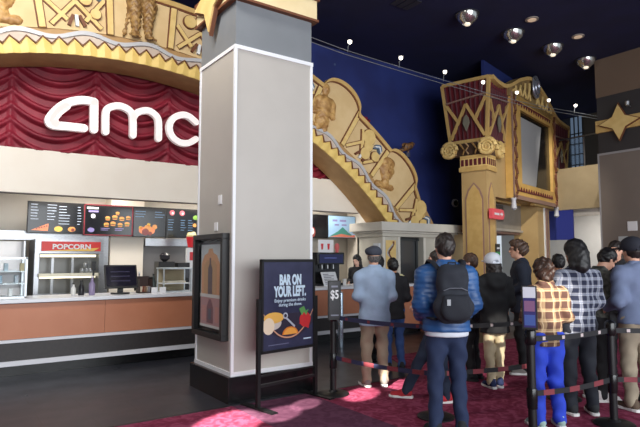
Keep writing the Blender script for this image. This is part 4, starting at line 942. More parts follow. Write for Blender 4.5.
# recessed service bay under the screen
MB().box(.46, 3.27, .55, .75, 2.28, 3.02).build('bay_fascia', mottle('grey_bay_fascia', (150,142,130), (142,134,122), 3, .7), fc)
MB().box(.46, 3.27, .50, .58, 2.26, 2.32).build('bay_edge', mat('bay_edge_grey', (176,168,156), .6), fc)
MB().box(.46, 3.27, 1.6, 1.7, 0, 2.3).build('bay_back', mottle('tan_bay_wall', (206,186,142), (196,176,132), 2, .7), fc)
MB().box(.46, 3.27, .6, 1.65, 2.2, 2.26).build('bay_soffit', MV, fc)
MB().box(.95, 1.95, .52, .55, 2.50, 2.92).build('display_panel', mat('dark_display', (66,64,62), .3), fc)
m = MB()
for k in range(4): m.box(1.05+k*.22, 1.20+k*.22, .515, .52, 2.62, 2.84)
m.build('display_tiles', mat('display_grey', (104,102,98), .4), fc)
MB().box(3.25, 4.20, .1, .75, 0, 3.02).build('right_pier', GW, fc)
MB().box(3.72, 3.79, .07, .1, 0, 3.02).build('white_inlay_strip', mat('white_paint', (226,228,228), .5), fc)
MB().box(3.88, 4.04, .07, .1, 0, 3.02).build('mauve_inlay_strip', MV, fc)
MB().box(.46, 2.72, .35, .56, 2.95, 3.02).box(2.72, 4.3, .0, .1, 2.95, 3.03).build('sill', GOLD, fc)
MB().box(.5, 2.7, .75, 1.3, 0, 1.0).build('bay_counter', COPPER, fc)
# coral direction sign fixed to the column
t = thing('direction_sign', 'coral red rounded sign with white arrow projecting from the gold column', 'sign', FO + Vector((math.cos(TH)*.05, math.sin(TH)*.05, 0)), TH)
m = MB(); m.box(-.12, .42, -.05, .05, 2.45, 2.68); m.cyl((.42,0,2.565), .115, -.05, .05, 18, ax='y'); m.build('panel', mat('coral_red', (208,80,88), .4, emit=.25), t, bevel=.01)
MB().box(-.04, .22, -.056, -.05, 2.54, 2.59).prism([(.28,2.55),(.36,2.55),(.36,2.52),(.44,2.57),(.36,2.62),(.36,2.59),(.28,2.59)], (0,-.056,0), (1,0,0), (0,0,1), (0,1,0), .006).build('arrow_mark', WHITEP, t)
t = thing('small_wall_sign', 'small black sign with green lower half on the gold column', 'sign', FO + Vector((math.cos(TH)*.3, math.sin(TH)*.3, 0)), TH)
MB().box(0, .22, .05, .07, 1.72, 1.90).build('black_panel', BLACKL, t); MB().box(0, .22, .05, .07, 1.55, 1.72).build('green_panel', mat('green_panel', (60,150,80), .4), t); MB().box(.04, .18, .045, .05, 1.78, 1.82).build('white_mark', WHITEP, t)
# ================================================================ POSTER CASE, POSTER STAND
t = thing('poster_case', 'black framed poster case hung on the left face of the grey pillar', 'poster case', (2.71, 6.46, .66))
m = MB(); Wc, Hc = .86, 1.21      # local x runs out of the pillar to -X, y back to front
m.box(-.09, 0, -Wc, 0, 0, .06); m.box(-.09, 0, -Wc, 0, Hc-.06, Hc); m.box(-.09, 0, -Wc, -Wc+.06, .06, Hc-.06); m.box(-.09, 0, -.06, 0, .06, Hc-.06); m.build('frame', BLACKM, t, bevel=.004)
MB().box(-.03, 0, -Wc+.06, -.06, .06, Hc-.06).build('backing', BLACKL, t)
def pl(pts, x, c_, name):         # flat print and painted reflection on the poster: (s to the right as seen, height)
    MB().prism([(a, b) for a, b in pts], (x, -.14, 0), (0,-1,0), (0,0,1), (-1,0,0), .0015).build(name, c_, t)
PR = lambda n, c: mat('print_'+n, c, .5)
pl([(0,.11),(.56,.11),(.56,1.09),(0,1.09)], -.031, PR('sky', (196,206,208)), 'poster_sheet')
pl([(0,.11),(.56,.11),(.56,.46),(0,.46)], -.033, PR('rose', (178,140,140)), 'poster_lower')
pl([(.02,.46),(.54,.46),(.54,.86),(.46,.96),(.36,.99),(.33,1.04),(.23,1.04),(.20,.99),(.10,.96),(.02,.86)], -.033, PR('orange', (206,156,118)), 'poster_arch')  # orange greyed to carry the reflection of the case glass
pl([(.10,.50),(.46,.50),(.46,.84),(.38,.90),(.18,.90),(.10,.84)], -.035, PR('tan', (188,150,112)), 'poster_inner')
pl([(.22,.48),(.34,.48),(.34,.80),(.30,.86),(.30,.93),(.26,.93),(.26,.86),(.22,.80)], -.037, PR('greybrown', (104,92,98)), 'poster_bottle')
pl([(0,.46),(.56,.46),(.56,.50),(0,.50)], -.038, PR('white', (206,208,206)), 'poster_band')  # reflection in the case glass painted as a white bar
pl([(.19,.16),(.37,.16),(.37,.34),(.31,.44),(.25,.44),(.19,.34)], -.035, PR('wine', (122,84,92)), 'poster_bottle')
pl([(.24,.20),(.32,.20),(.32,.33),(.24,.33)], -.037, PR('grey', (150,140,142)), 'poster_label')
pl([(0,.11),(.56,.11),(.56,.14),(0,.14)], -.037, PR('white', (206,208,206)), 'poster_band')
for a, b in ((.04,.18),(.42,.52)): pl([(a,.18),(b,.18),(b,.36),(a,.36)], -.034, PR('salmon', (190,140,132)), 'poster_block')
MB().box(-.075, -.072, -Wc+.06, -.06, .06, Hc-.06).build('glass', GLASSM, t)

ps = thing('poster_stand', 'black poster stand with a navy poster reading BAR ON YOUR LEFT', 'poster stand', (2.835, 5.135, 0), math.radians(8.6))
Wp = .83
MB().box(-.02, .02, -.02, .02, .02, 1.15).build('post', BLACKM, ps); MB().box(Wp-.02, Wp+.02, -.02, .02, .02, 1.15).build('post', BLACKM, ps)
MB().box(-.04, .04, -.28, .26, .0, .022).build('foot', BLACKM, ps); MB().box(Wp-.04, Wp+.04, -.28, .26, .0, .022).build('foot', BLACKM, ps)
MB().box(.02, Wp-.02, -.015, .015, .22, .25).box(.02, Wp-.02, -.012, .012, .33, .345).build('cross_rail', BLACKM, ps)
x0, x1, z0, z1 = .022, Wp-.022, .565, 1.575
m = MB(); m.box(x0, x1, -.022, .022, z0, z0+.03); m.box(x0, x1, -.022, .022, z1-.03, z1); m.box(x0, x0+.028, -.022, .022, z0, z1); m.box(x1-.028, x1, -.022, .022, z0, z1); m.build('frame', BLACKM, ps)
po = MB().box(x0+.028, x1-.028, -.01, .012, z0+.03, z1-.03).build('poster', mottle('poster_navy', (52,54,82), (44,46,72), 5, .45), ps)
PW, PH = x1-x0-.056, z1-z0-.06; ox, oz = x0+.028, z0+.03
def pp(pts, lay, c_, name): return MB().prism([(ox+a*PW, oz+b*PH) for a, b in pts], (0,-.0101-lay*.0016,0), (1,0,0), (0,0,1), (0,-1,0), .0015).build(name, c_, po)
def disc(cx, cz_, rx, rz_, n=22, a0=0, a1=360): return [(cx+rx/PW*math.cos(math.radians(a0+(a1-a0)*k/n)), cz_+rz_/PH*math.sin(math.radians(a0+(a1-a0)*k/n))) for k in range(n + (0 if a1-a0 == 360 else 1))]
TXW = mat('poster_text_white', (206,226,240), .5)
text_mesh('poster_title', 'BAR ON', .155, TXW, FX(ox+.53*PW, -.012, oz+.735*PH), po, .0015, .0075, width=.32)
text_mesh('poster_title', 'YOUR LEFT.', .155, TXW, FX(ox+.53*PW, -.012, oz+.60*PH), po, .0015, .0075, width=.475)
text_mesh('poster_subtitle', 'Enjoy premium drinks', .05, TXW, FX(ox+.53*PW, -.012, oz+.535*PH), po, .001, .0005, width=.46)
text_mesh('poster_subtitle', 'during the show.', .05, TXW, FX(ox+.53*PW, -.012, oz+.485*PH), po, .001, .0005, width=.34)
pp([(0,.10)] + [(a, .10+.0*a + .22*(1-math.sin(PI*(.08+.84*a)))) for a in [k/16 for k in range(17)]] + [(1,.40),(0,.40)], 0, PR('bowl_dark', (46,40,58)), 'picture_ground')
rim = [(k/20, .13 + .30*(abs(k/20-.5)*2)**2.2) for k in range(21)]
pp(rim + [(a, b-.018) for a, b in rim[::-1]], 1, PR('salmon_rim', (206,150,120)), 'rim_picture')
pp(disc(.17,.30,.13,.075), 2, PR('pale_glass', (196,186,180)), 'glass_picture'); pp(disc(.20,.36,.14,.06), 3, PR('lemon', (226,174,84)), 'lemon_picture'); pp(disc(.10,.27,.08,.09), 4, PR('cream_foam', (226,206,180)), 'foam_picture')
pp(disc(.52,.155,.115,.085,22,0,180), 5, PR('orange_peel', (222,126,44)), 'orange_picture'); pp(disc(.52,.158,.095,.068,22,0,180), 6, PR('orange_flesh', (236,164,70)), 'orange_picture')
pp(disc(.83,.31,.085,.085), 2, PR('berry', (196,44,48)), 'strawberry_picture'); pp([(.70,.27),(.95,.33),(.90,.20)], 3, PR('berry', (196,44,48)), 'strawberry_picture')
pp([(.70,.44),(.76,.36),(.80,.40),(.85,.36),(.90,.43),(.84,.41),(.80,.47)], 4, PR('leafgreen', (90,150,80)), 'leaf_picture')
ring_ = disc(.42,.375,.035,.035); pp(ring_, 5, PR('steel_ring', (180,184,196)), 'spoon_picture'); pp(disc(.42,.375,.02,.02), 6, PR('bowl_dark', (46,40,58)), 'spoon_picture'); pp([(.44,.36),(.62,.25),(.60,.23),(.43,.34)], 5, PR('steel_ring', (180,184,196)), 'spoon_picture')
pp([(.80,.075),(.96,.075),(.96,.09),(.80,.09)], 1, TXW, 'small_mark'); pp([(.10,.05),(.50,.05),(.50,.058),(.10,.058)], 1, PR('dim', (110,112,140)), 'small_mark')

# ================================================================ QUEUE BARRIERS
BELTA = mat('belt_black', (26,26,30), .7)
BELTB = mat('belt_blue', (40,44,74), .7)
REDM = mat('belt_red_mark', (120,48,56), .7)
def stanchion(label, x, y, ends, sign=None, blue=False):
    t = thing('queue_stanchion', label, 'stanchion', (x, y, .006), 0, 'black queue barrier posts')
    MB().lathe([(.185,0),(.185,.012),(.17,.022),(.06,.034),(.045,.05)], n=32).build('base', BLACKM, t, smooth=True)
    MB().cyl((0,0,0), .036, .03, .93, 22).build('post', BLACKM, t, smooth=True)
    MB().lathe([(.042,.30+.0),(.046,.38),(.046,.46),(.042,.47)], n=20).build('belt_housing', BLACKL, t, smooth=True)
    MB().lathe([(.044,.84),(.05,.86),(.05,.955),(.042,.97),(.02,.985)], n=22).build('belt_head', BLACKL, t, smooth=True)
    for e in ends:
        (ex, ey) = e; L_ = math.hypot(ex-x, ey-y); dx, dy = (ex-x)/L_, (ey-y)/L_
        for z, sag, nm in ((.885,.015,'belt'), (.42,.02,'belt')):
            n = 12; a, b = .045, L_-.04
            pts = [((a+(b-a)*k/n)*dx, (a+(b-a)*k/n)*dy, z - sag*math.sin(PI*k/n)) for k in range(n+1)]
            b_ = MB().strip(pts, .048, .003).build(nm, BELTB if blue else BELTA, t)
            q = MB(); k_n = int(L_/(.28 if z > .6 else .30))
            for k in range(k_n):
                c0 = a + (b-a)*(k+.5)/k_n; w = .018 if z > .6 else .07
                zz_ = lambda c: z - sag*math.sin(PI*(c-a)/(b-a))
                q.strip([((c0-w)*dx, (c0-w)*dy, zz_(c0-w)), ((c0+w)*dx, (c0+w)*dy, zz_(c0+w))], .030 if z > .6 else .048, .0045)
            q.build('printed_mark', (REDM if (blue or z < .6) else mat('belt_white_mark', (190,176,176), .6)), b_)
    if sign:
        ang, w, z0, z1, kind = sign
        s = bpy.data.objects.new('sign_holder', None); COL.objects.link(s); s.parent = t; s.location = (math.sin(sign[0])*.07, -math.cos(sign[0])*.07, 0); s.rotation_euler = (0,0,ang); s.empty_display_size = .05
        fr = MB().box(-w/2, w/2, -.012, .012, z0, z1).box(-.015, .015, -.01, .01, .97, z0)
        fr.build('sign_frame', BLACKM, s, bevel=.003)
        if kind == 5:
            MB().box(-w/2+.015, w/2-.015, -.016, -.012, z0+.02, z1-.02).build('sign_face', mat('sign_black_face', (30,30,36), .3), s)
            text_mesh('sign_number', '$5', .14, WHITEP, FX(0, -.018, (z0+z1)/2+.02), s, .0015, .003, width=w*.62)
            MB().box(-w*.25, w*.25, -.0175, -.016, z1-.08, z1-.06).build('sign_line', mat('sign_grey_mark', (130,134,150), .5), s)
            MB().box(-w*.3, w*.3, -.0175, -.016, z0+.05, z0+.065).build('sign_line', mat('sign_grey_mark', (130,134,150), .5), s)
        else:
            h = z1-z0
            MB().box(-w/2+.012, w/2-.012, -.016, -.012, z1-.10, z1-.008).build('sign_top', mat('sign_pale_top', (206,206,216), .4), s)
            MB().box(-w/2+.014, w/2-.014, -.016, -.012, z0+.02, z1-.10).build('sign_face', mat('sign_violet_face', (58,54,108), .25), s)
            MB().box(-w/2+.02, w/2-.02, -.0175, -.016, z0+h*.42, z0+h*.66).build('sign_picture', mat('sign_mauve_patch', (126,84,120), .4), s)
            MB().box(-w/2+.02, w/2-.02, -.0175, -.016, z0+h*.10, z0+h*.34).build('sign_picture', mat('sign_blue_patch', (60,84,150), .4), s)
S1 = (3.853,5.175); S2 = (4.147,3.852); S3 = (4.231,2.824); S4 = (5.356,2.702); S5 = (6.62,2.95); S6 = (5.85,3.50)
cam_ang = math.radians(-35.3)
stanchion('black queue post with a tall black price sign, right of the poster stand', *S1, [S2], (cam_ang+.2, .155, .86, 1.32, 5), True)
stanchion('black queue post mostly hidden behind the person in the blue puffer jacket', *S2, [S6])
stanchion('black queue post carrying a narrow violet sign, in front of the brown checked shirt', *S3, [S4], (cam_ang-.35, .125, .975, 1.345, 2))
stanchion('black queue post in front of the blue checked shirt, near the right edge', *S4, [(6.7, 1.98)])
stanchion('black queue post at the right edge behind the grey trousers', *S5, [])
stanchion('black queue post between the white cap and the blue trousers, half hidden', *S6, [])

# ================================================================ PEOPLE
def wr(seed, amp=1.0, f=1.0):
    return lambda P: amp*(.0045*np.sin(f*(P[...,2]*36+3*np.sin(P[...,0]*11+seed)+P[...,1]*9)) + .003*np.sin(f*(P[...,0]*40+P[...,2]*22+seed*2)) + .002*np.sin(P[...,1]*55+P[...,2]*48+seed))
def puff(P): return -.009*np.abs(np.sin((P[...,2]+.01*np.sin(P[...,0]*9))*PI/.045))**.7 + .003*np.sin(P[...,0]*50+P[...,2]*30)
HAIRC = {'black': (26,24,26), 'dark': (46,36,32), 'brown': (88,62,46), 'auburn': (60,38,27), 'grey': (120,116,112)}
def haircol(c): return mottle('hair_'+c, HAIRC[c], tuple(int(v*.6) for v in HAIRC[c]), 60, .5, bump=.5, stretch=(1,1,.25))
SK = {'light': (222,170,144), 'tan': (190,134,104), 'fair': (232,186,164), 'brown': (140,94,70)}
def human(pos, face, H, label, skin='light', hair='dark', style='short', hp=0.0, hy=0.0, top=None, hem=.86, bulk=1.0, topdisp=None, sleeve=1.0, legs=None, leg_m=None, shoe=None, sole=None,
          armL='down', armR='down', lean=0.0, collar=True, hood=None, cap=None, glasses=False, shirt=None, legw=1.0, seed=1.0, feet=(12, 12), hat=None, width=1.0):
    t = thing('person', label, 'person', (pos[0], pos[1], .006), math.radians(face-90)); s = H/1.75; t.scale = (s, s, s)
    Wd = width
    def up(x, y, z):                  # lean the upper body forward about the hips
        a = lean; return (x, y*math.cos(a) + (z-.95)*math.sin(a), .95 + (z-.95)*math.cos(a) - y*math.sin(a)) if z > .95 else (x, y, z)
    ARM = {'down': ((.235,-.03,1.14), (.245,.04,.90)), 'front': ((.222,-.03,1.13), (.12,.22,1.08)), 'phone': ((.235,.02,1.15), (.08,.27,1.22)), 'pocket': ((.275,-.07,1.15), (.205,.05,.97)), 'bent': ((.235,-.05,1.13), (.19,.19,1.03)), 'up': ((.26,.06,1.18), (.08,.20,1.42))}
    J = {}
    for sd, kind in ((-1, armL), (1, armR)):
        e, w = ARM[kind] if isinstance(kind, str) else kind
        J['sh', sd] = up(.178*sd*Wd, -.01, 1.385); J['el', sd] = up(e[0]*sd, e[1], e[2]); J['wr', sd] = up(w[0]*sd, w[1], w[2])
        lg = (legs or {}).get(sd, {}); J['hip', sd] = (.088*sd, 0, .92); J['kn', sd] = lg.get('kn', (.10*sd, .025, .50)); J['an', sd] = lg.get('an', (.115*sd, -.02, .09))
    hc = Vector(up(0, .025, 1.635)); nb = up(0, -.015, 1.46); R = rotm(-hp, 0, -hy); Rm = Matrix(R.tolist())
    if hp: hc = hc + Vector((0, math.sin(hp)*.07, -.035*abs(math.sin(hp))))
    def h_(x, y, z): return tuple(hc + Rm @ Vector((x, y, z)))
    # the body: one continuous skin
    B = [('e', h_(0,-.008,.02), (.074,.093,.098), R), ('e', h_(0,.022,-.05), (.056,.064,.066), R), ('c', h_(0,.062,-.088), h_(0,.05,-.08), .024, .026), ('c', h_(0,.088,.012), h_(0,.108,-.028), .010, .016, {'k': .014}),
         ('e', h_(0,.084,-.062), (.026,.014,.012), R, {'k': .012}), ('e', h_(-.074,-.005,-.01), (.010,.020,.032), R, {'k': .01}), ('e', h_(.074,-.005,-.01), (.010,.020,.032), R, {'k': .01}),
         ('c', h_(-.036,.078,.026), h_(.036,.078,.026), .014, .014, {'k': .02}), ('c', nb, h_(0,-.012,-.06), .056, .052),
         ('c', up(-.11*Wd,-.01,1.385), up(.11*Wd,-.01,1.385), .05, .05), ('c', up(0,0,1.32), (0,0,1.02), .125*Wd, .115, .72), ('c', (0,0,1.0), (0,0,.93), .125, .13, .8)]
    for sd in (-1, 1):
        B += [('c', J['sh', sd], J['el', sd], .045, .036), ('c', J['el', sd], J['wr', sd], .036, .026), ('c', J['hip', sd], J['kn', sd], .078, .052), ('c', J['kn', sd], J['an', sd], .05, .036)]
        a = J['an', sd]; B += [('c', (a[0], a[1], .05), (a[0]+.02*sd, a[1]+.15, .035), .036, .026)]
        w = Vector(J['wr', sd]); d = (w - Vector(J['el', sd])).normalized(); n = Vector((-sd, 0, 0)); n = (n - d*n.dot(d)).normalized(); q = d.cross(n).normalized()*(1 if d.cross(n).y >= 0 else -1)
        if abs(d.cross(n).y) < .3: q = d.cross(n).normalized()*sd
        B += [('c', tuple(w), tuple(w+d*.03), .025, .026, {'k': .02}), ('c', tuple(w+d*.03+q*.014), tuple(w+d*.085+q*.024), .018, .014, {'k': .02}), ('c', tuple(w+d*.03-q*.014), tuple(w+d*.085-q*.024), .018, .014, {'k': .02})]
        for k, (o_, l_) in enumerate(((.030,.030), (.010,.036), (-.010,.034), (-.030,.026))):
            p0 = w+d*.085+q*o_; p1 = p0+d*l_+n*.006; p2 = p1+(d*.8+n*.7)*l_*.8; p3 = p2+(d*.3+n)*l_*.55
            B += [('c', tuple(p0), tuple(p1), .0095, .009, {'k': .006}), ('c', tuple(p1), tuple(p2), .009, .0085, {'k': .005}), ('c', tuple(p2), tuple(p3), .0085, .0075, {'k': .005})]
        th0 = w+d*.03+q*.026; th1 = th0+d*.030+q*.026+n*.014; th2 = th1+d*.030+q*.006+n*.014
        B += [('c', tuple(th0), tuple(th1), .012, .0105, {'k': .008}), ('c', tuple(th1), tuple(th2), .0105, .009, {'k': .005})]
    organic('body', B, mottle('skin_'+skin, SK[skin], tuple(int(v*.94) for v in SK[skin]), 12, .5), t, h=.0095, k=.03)
    EY = mat('eye_dark', (36,28,26), .2); LIP = mat('lips', (168,96,92), .5)
    for sd in (-1, 1):
        MB().lathe([(.002,-.006),(.010,0),(.002,.006)], h_(.031*sd,.082,.010), 10, ax='y').build('eye', EY, t, smooth=True)
        MB().tube([h_(.018*sd,.090,.030), h_(.034*sd,.088,.035), h_(.048*sd,.078,.030)], .0045, 6).build('eyebrow', haircol(hair), t)
    MB().tube([h_(-.024,.087,-.064), h_(0,.097,-.062), h_(.024,.087,-.064)], .005, 6).build('mouth', LIP, t)
    # hair
    hs = seed*3.7
    hd = lambda P: .0035*np.sin(P[...,0]*120+hs+3*np.sin(P[...,2]*40)) + .003*np.sin(P[...,1]*95+P[...,2]*70+hs)
    Hh = [('e', h_(0,-.018,.038), (.086,.104,.100), R), ('e', h_(0,-.045,-.005), (.080,.075,.085), R)]
    cut = [('e', h_(0,.105,-.045), (.080,.075,.105), R), ('h', h_(0,0,-.075), tuple(Rm @ Vector((0,.35,-1))))]
    if style == 'long': Hh += [('c', h_(0,-.07,0), up(0,-.085,1.40), .085, .075), ('c', h_(-.06,-.04,-.02), up(-.085,-.05,1.38), .045, .04), ('c', h_(.06,-.04,-.02), up(.085,-.05,1.38), .045, .04)]; cut = cut[:1]
    if style == 'longbun': Hh += [('e', h_(0,-.02,.05), (.105,.115,.105), R), ('c', h_(0,-.08,-.02), up(0,-.10,1.50), .095, .075), ('c', h_(-.05,-.06,-.04), up(-.07,-.07,1.50), .06, .045), ('c', h_(.05,-.06,-.04), up(.07,-.07,1.50), .06, .045)]; cut = cut[:1]
    if style == 'curly': Hh += [('e', h_(0,-.04,.0), (.108,.095,.115), R), ('e', h_(.0,-.115,.03), (.05,.045,.05), R), ('e', h_(-.03,-.07,-.09), (.05,.045,.045), R), ('e', h_(.035,-.075,-.085), (.045,.04,.045), R)]; cut = [('e', h_(0,.11,-.045), (.080,.075,.105), R)]
    if style == 'tousled': Hh += [('e', h_(0,.03,.09), (.075,.075,.05), R), ('e', h_(0,-.06,.02), (.09,.075,.09), R)]
    if style in ('curly', 'tousled', 'longbun'):
        hd = lambda P: (.004 if style == 'longbun' else .013)*np.sin(P[...,0]*75+hs+2*np.sin(P[...,2]*25))*np.sin(P[...,2]*55+P[...,1]*50+hs)
    if cap: cut = cut + [('h', h_(0,0,.012), tuple(Rm @ Vector((0,-.12,1))))]
    organic('hair', Hh, haircol(hair), t, h=.010, k=.03, cuts=cut, disp=hd)
    # headwear
    if cap:
        cm, kind = cap
        if kind == 'baseball':   # brim forward, adjustment gap at the back
            organic('cap', [('e', h_(0,-.014,.048), (.112,.128,.106), R)], cm, t, h=.009, cuts=[('h', h_(0,0,.002), tuple(Rm @ Vector((0,.12,-1)))), ('e', h_(0,-.135,.015), (.035,.035,.030), R)])
            organic('cap_brim', [('b', h_(0,.145,.03), (.075,.065,.009), .008, R)], cm, t, h=.007)
            MB().tube([h_(-.045,-.122,.006), h_(0,-.138,.004), h_(.045,-.122,.006)], .008, 6).build('cap_strap', cm, t)
        else:                    # flat cap
            organic('cap', [('e', h_(0,.0,.075), (.108,.135,.058), R), ('e', h_(0,-.02,.05), (.096,.114,.075), R), ('c', h_(-.05,.10,.04), h_(.05,.10,.04), .02, .02)], cm, t, h=.010, cuts=[('h', h_(0,0,.02), tuple(Rm @ Vector((0,.1,-1))))], disp=wr(seed, .6))
    if glasses:
        m = MB()
        for sd in (-1, 1):
            m.tube([h_(.034*sd+.024*math.cos(a), .099, .010+.019*math.sin(a)) for a in [k*PI/6 for k in range(13)]], .003, 5); m.tube([h_(.058*sd,.096,.014), h_(.078*sd,.0,.012)], .003, 5)
        m.tube([h_(-.01,.101,.012), h_(.01,.101,.012)], .003, 5); m.build('glasses', mat('glasses_dark', (60,30,30), .3), t)
    # upper garment
    b = bulk; G = [('c', up(0,-.01,1.435), up(-.16*Wd,-.01,1.375), .062*b, .068*b), ('c', up(0,-.01,1.435), up(.16*Wd,-.01,1.375), .062*b, .068*b), ('c', up(0,-.005,1.33), up(0,0,1.08), .162*b*Wd, .155*b*Wd, .72), ('c', up(0,0,1.10), (0,0,hem), .155*b*Wd, .168*b*Wd, .74), ('c', nb, up(0,-.01,1.485), .075, .07)]
    for sd in (-1, 1):
        w = Vector(J['wr', sd]); e = Vector(J['el', sd])
        G += [('c', J['sh', sd], J['el', sd], .066*b*sleeve, .055*b*sleeve), ('c', J['el', sd], tuple(e+(w-e)*.93), .055*b*sleeve, .043*b*sleeve)]
    if hood: G += [('e', up(0,-.09,1.45), (.155,.095,.085)), ('e', up(0,-.13,1.38), (.12,.06,.09))]
    organic('top', G, top, t, h=.0125, k=.045, cuts=[('h', (0,0,hem), (0,0,-1)), ('h', up(0,0,1.50 if collar else 1.475), tuple(Vector((0,.15,1)).normalized()))] if not any(J['wr', sd][2] < hem+.03 for sd in (-1, 1)) else [('h', up(0,0,1.50), tuple(Vector((0,.15,1)).normalized()))], disp=topdisp or wr(seed))
    if collar is True: organic('collar', [('c', up(-.045,-.03,1.49), up(.045,-.03,1.49), .045, .045), ('c', up(-.055,.02,1.475), up(-.045,-.03,1.49), .035, .04), ('c', up(.055,.02,1.475), up(.045,-.03,1.49), .035, .04)], top, t, h=.010, k=.02, cuts=[('h', up(0,0,1.53), (0,0,1))])
    if shirt: organic('shirt_hem', [('c', (0,0,hem+.04), (0,0,hem-.01), .160*b, .166*b, .74)], shirt, t, h=.012, cuts=[('h', (0,0,hem-.045), (0,0,-1))])
    # trousers and shoes
    T = [('c', (0,0,1.0), (0,0,.92), .140, .150, .78)]
    for sd in (-1, 1):
        T += [('c', J['hip', sd], J['kn', sd], .098*legw, .070*legw), ('c', J['kn', sd], tuple(Vector(J['an', sd])+Vector((0,0,-.01))), .070*legw, .058*legw)]
    organic('trousers', T, leg_m, t, h=.0125, k=.03, disp=wr(seed+2, 1.1))
    for sd, fa in ((-1, feet[0]), (1, feet[1])):
        a = J['an', sd]; gz = a[2]-.09; ang = math.radians(-fa*sd); ca, sa = math.cos(ang), math.sin(ang)
        F = lambda x, y, z: (a[0]+x*ca-y*sa, a[1]+x*sa+y*ca, z+gz)
        Rf = rotm(0, 0, ang)
        so = organic('shoe', [('c', F(0,-.03,.06), F(0,.05,.055), .046, .046), ('c', F(0,.03,.045), F(0,.155,.030), .044, .038), ('c', F(0,-.02,.09), F(0,-.02,.11), .042, .04)], shoe, t, h=.010, k=.02, cuts=[('h', F(0,0,.014), (0,0,-1))])
        ol = [F(.045*sx, y, 0)[:2] for sx, y in ((-.8,-.075),(-.3,-.088),(.3,-.088),(.8,-.075),(1,-.03),(.95,.06),(1.05,.13),(.75,.19),(.25,.208),(-.25,.208),(-.75,.19),(-1.05,.13),(-.95,.06),(-1,-.03))]
        MB().prism(ol, (0,0,gz+.001), (1,0,0), (0,1,0), (0,0,1), .030).build('sole', sole, so, bevel=.006)
    return t
M_ = lambda n, c, r=.85: mottle('cloth_'+n, c, tuple(int(v*.95) for v in c), 9, r)
WSOLE = mat('sole_white', (224,222,220), .6); BSOLE = mat('sole_black', (30,30,32), .7)

human((4.52,5.20), 62, 1.715, 'person in pale blue shirt, grey flat cap and khaki trousers standing at the counter', 'light', 'grey', hp=.05, top=M_('pale_blue', (156,176,202)), hem=.76, bulk=1.14, leg_m=M_('khaki', (160,144,124)), shoe=M_('grey_shoe', (130,124,120)), sole=WSOLE,
      armL='front', armR='front', cap=(M_('cap_charcoal', (62,66,78)), 'flat'), seed=1.3, legw=1.05, width=1.08, topdisp=wr(1.3, .9, .8))
p2 = human((3.832,3.413), 56, 1.80, 'person in bright blue puffer jacket and navy jeans with a dark backpack', 'light', 'dark', hp=.05, hy=-.1, top=mottle('puffer_blue', (44,90,146), (32,74,126), 5, .45), hem=.90, bulk=1.17, sleeve=1.12, topdisp=puff, leg_m=M_('navy_denim', (30,44,76)), shoe=M_('dark_shoe', (30,32,38)), sole=BSOLE,
      armL=((.225,-.04,1.14),(.20,.15,1.02)), armR=((.225,-.04,1.14),(.20,.15,1.02)), shirt=mat('shirt_white', (206,210,220), .8), seed=2.1, width=1.06)
human((4.66,4.25), 140, 1.66, 'person with white and red trainers hidden behind the blue puffer jacket', 'light', 'dark', top=M_('charcoal', (34,36,42)), leg_m=M_('ink_denim', (30,40,62)), shoe=M_('red_shoe', (176,40,52)), sole=WSOLE, armL='front', armR='front', seed=3.0,
      legs={1: dict(kn=(.09,.20,.50), an=(.09,.40,.09)), -1: dict(kn=(-.10,.0,.5), an=(-.10,-.05,.09))})
human((5.62,6.35), 60, 1.60, 'dark-haired person almost hidden behind the pale blue shirt, facing the counter', 'tan', 'black', top=M_('black_jacket', (28,28,32)), leg_m=M_('black_trousers', (26,26,30)), shoe=M_('dark_shoe', (30,32,38)), sole=BSOLE, armL='front', armR='front', seed=4.4)
human((5.37,5.76), 70, 1.57, 'person in black jacket and blue jeans just right of the pale blue shirt', 'tan', 'black', hp=.15, top=M_('black_jacket', (28,28,32)), hem=.80, leg_m=M_('mid_denim', (54,84,140)), shoe=M_('dark_shoe', (30,32,38)), sole=BSOLE, armL='front', armR='front', seed=5.1, bulk=1.1)
human((7.70,9.42), 205, 1.64, 'cashier with black hair and black shirt looking down behind the counter', 'fair', 'black', 'long', hp=.35, top=M_('black_shirt', (30,30,34)), leg_m=M_('black_trousers', (26,26,30)), shoe=M_('dark_shoe', (30,32,38)), sole=BSOLE, armL='front', armR='front', seed=6.1, collar=False)
human((5.80,4.72), 110, 1.63, 'brown-haired person in dark top between the blue puffer jacket and the white cap', 'fair', 'brown', hy=-.2, top=M_('dusk_blue', (40,46,58)), leg_m=M_('black_trousers', (26,26,30)), shoe=M_('dark_shoe', (30,32,38)), sole=BSOLE, armL='front', armR='front', seed=7.2)
human((5.675,4.277), 60, 1.62, 'person in white cap, black hooded coat and cream trousers', 'tan', 'dark', 'long', top=M_('black_coat', (26,27,30)), hem=.72, bulk=1.2, hood=True, leg_m=M_('cream_trousers', (206,190,156)), shoe=M_('navy_shoe', (34,46,86)), sole=WSOLE, armL='front', armR='front', cap=(M_('cap_white', (224,228,236)), 'baseball'), seed=8.0, legw=.95,
      legs={1: dict(kn=(.07,.03,.50), an=(.06,.02,.09)), -1: dict(kn=(-.075,.02,.5), an=(-.075,-.03,.09))})
human((6.68,4.58), 128, 1.815, 'tall person with brown tousled hair and glasses in dark navy jacket, facing left', 'light', 'brown', 'tousled', hy=.15, top=M_('deep_navy', (30,36,52)), hem=.80, bulk=1.15, leg_m=M_('black_trousers', (26,26,30)), shoe=M_('grey_shoe', (130,124,120)), sole=WSOLE, armL='front', armR='down', glasses=True, seed=9.3)
PLB = plaid('flannel_brown', (176,148,112), (82,54,44), (200,178,146), .105, .105, .66, .66, .05)
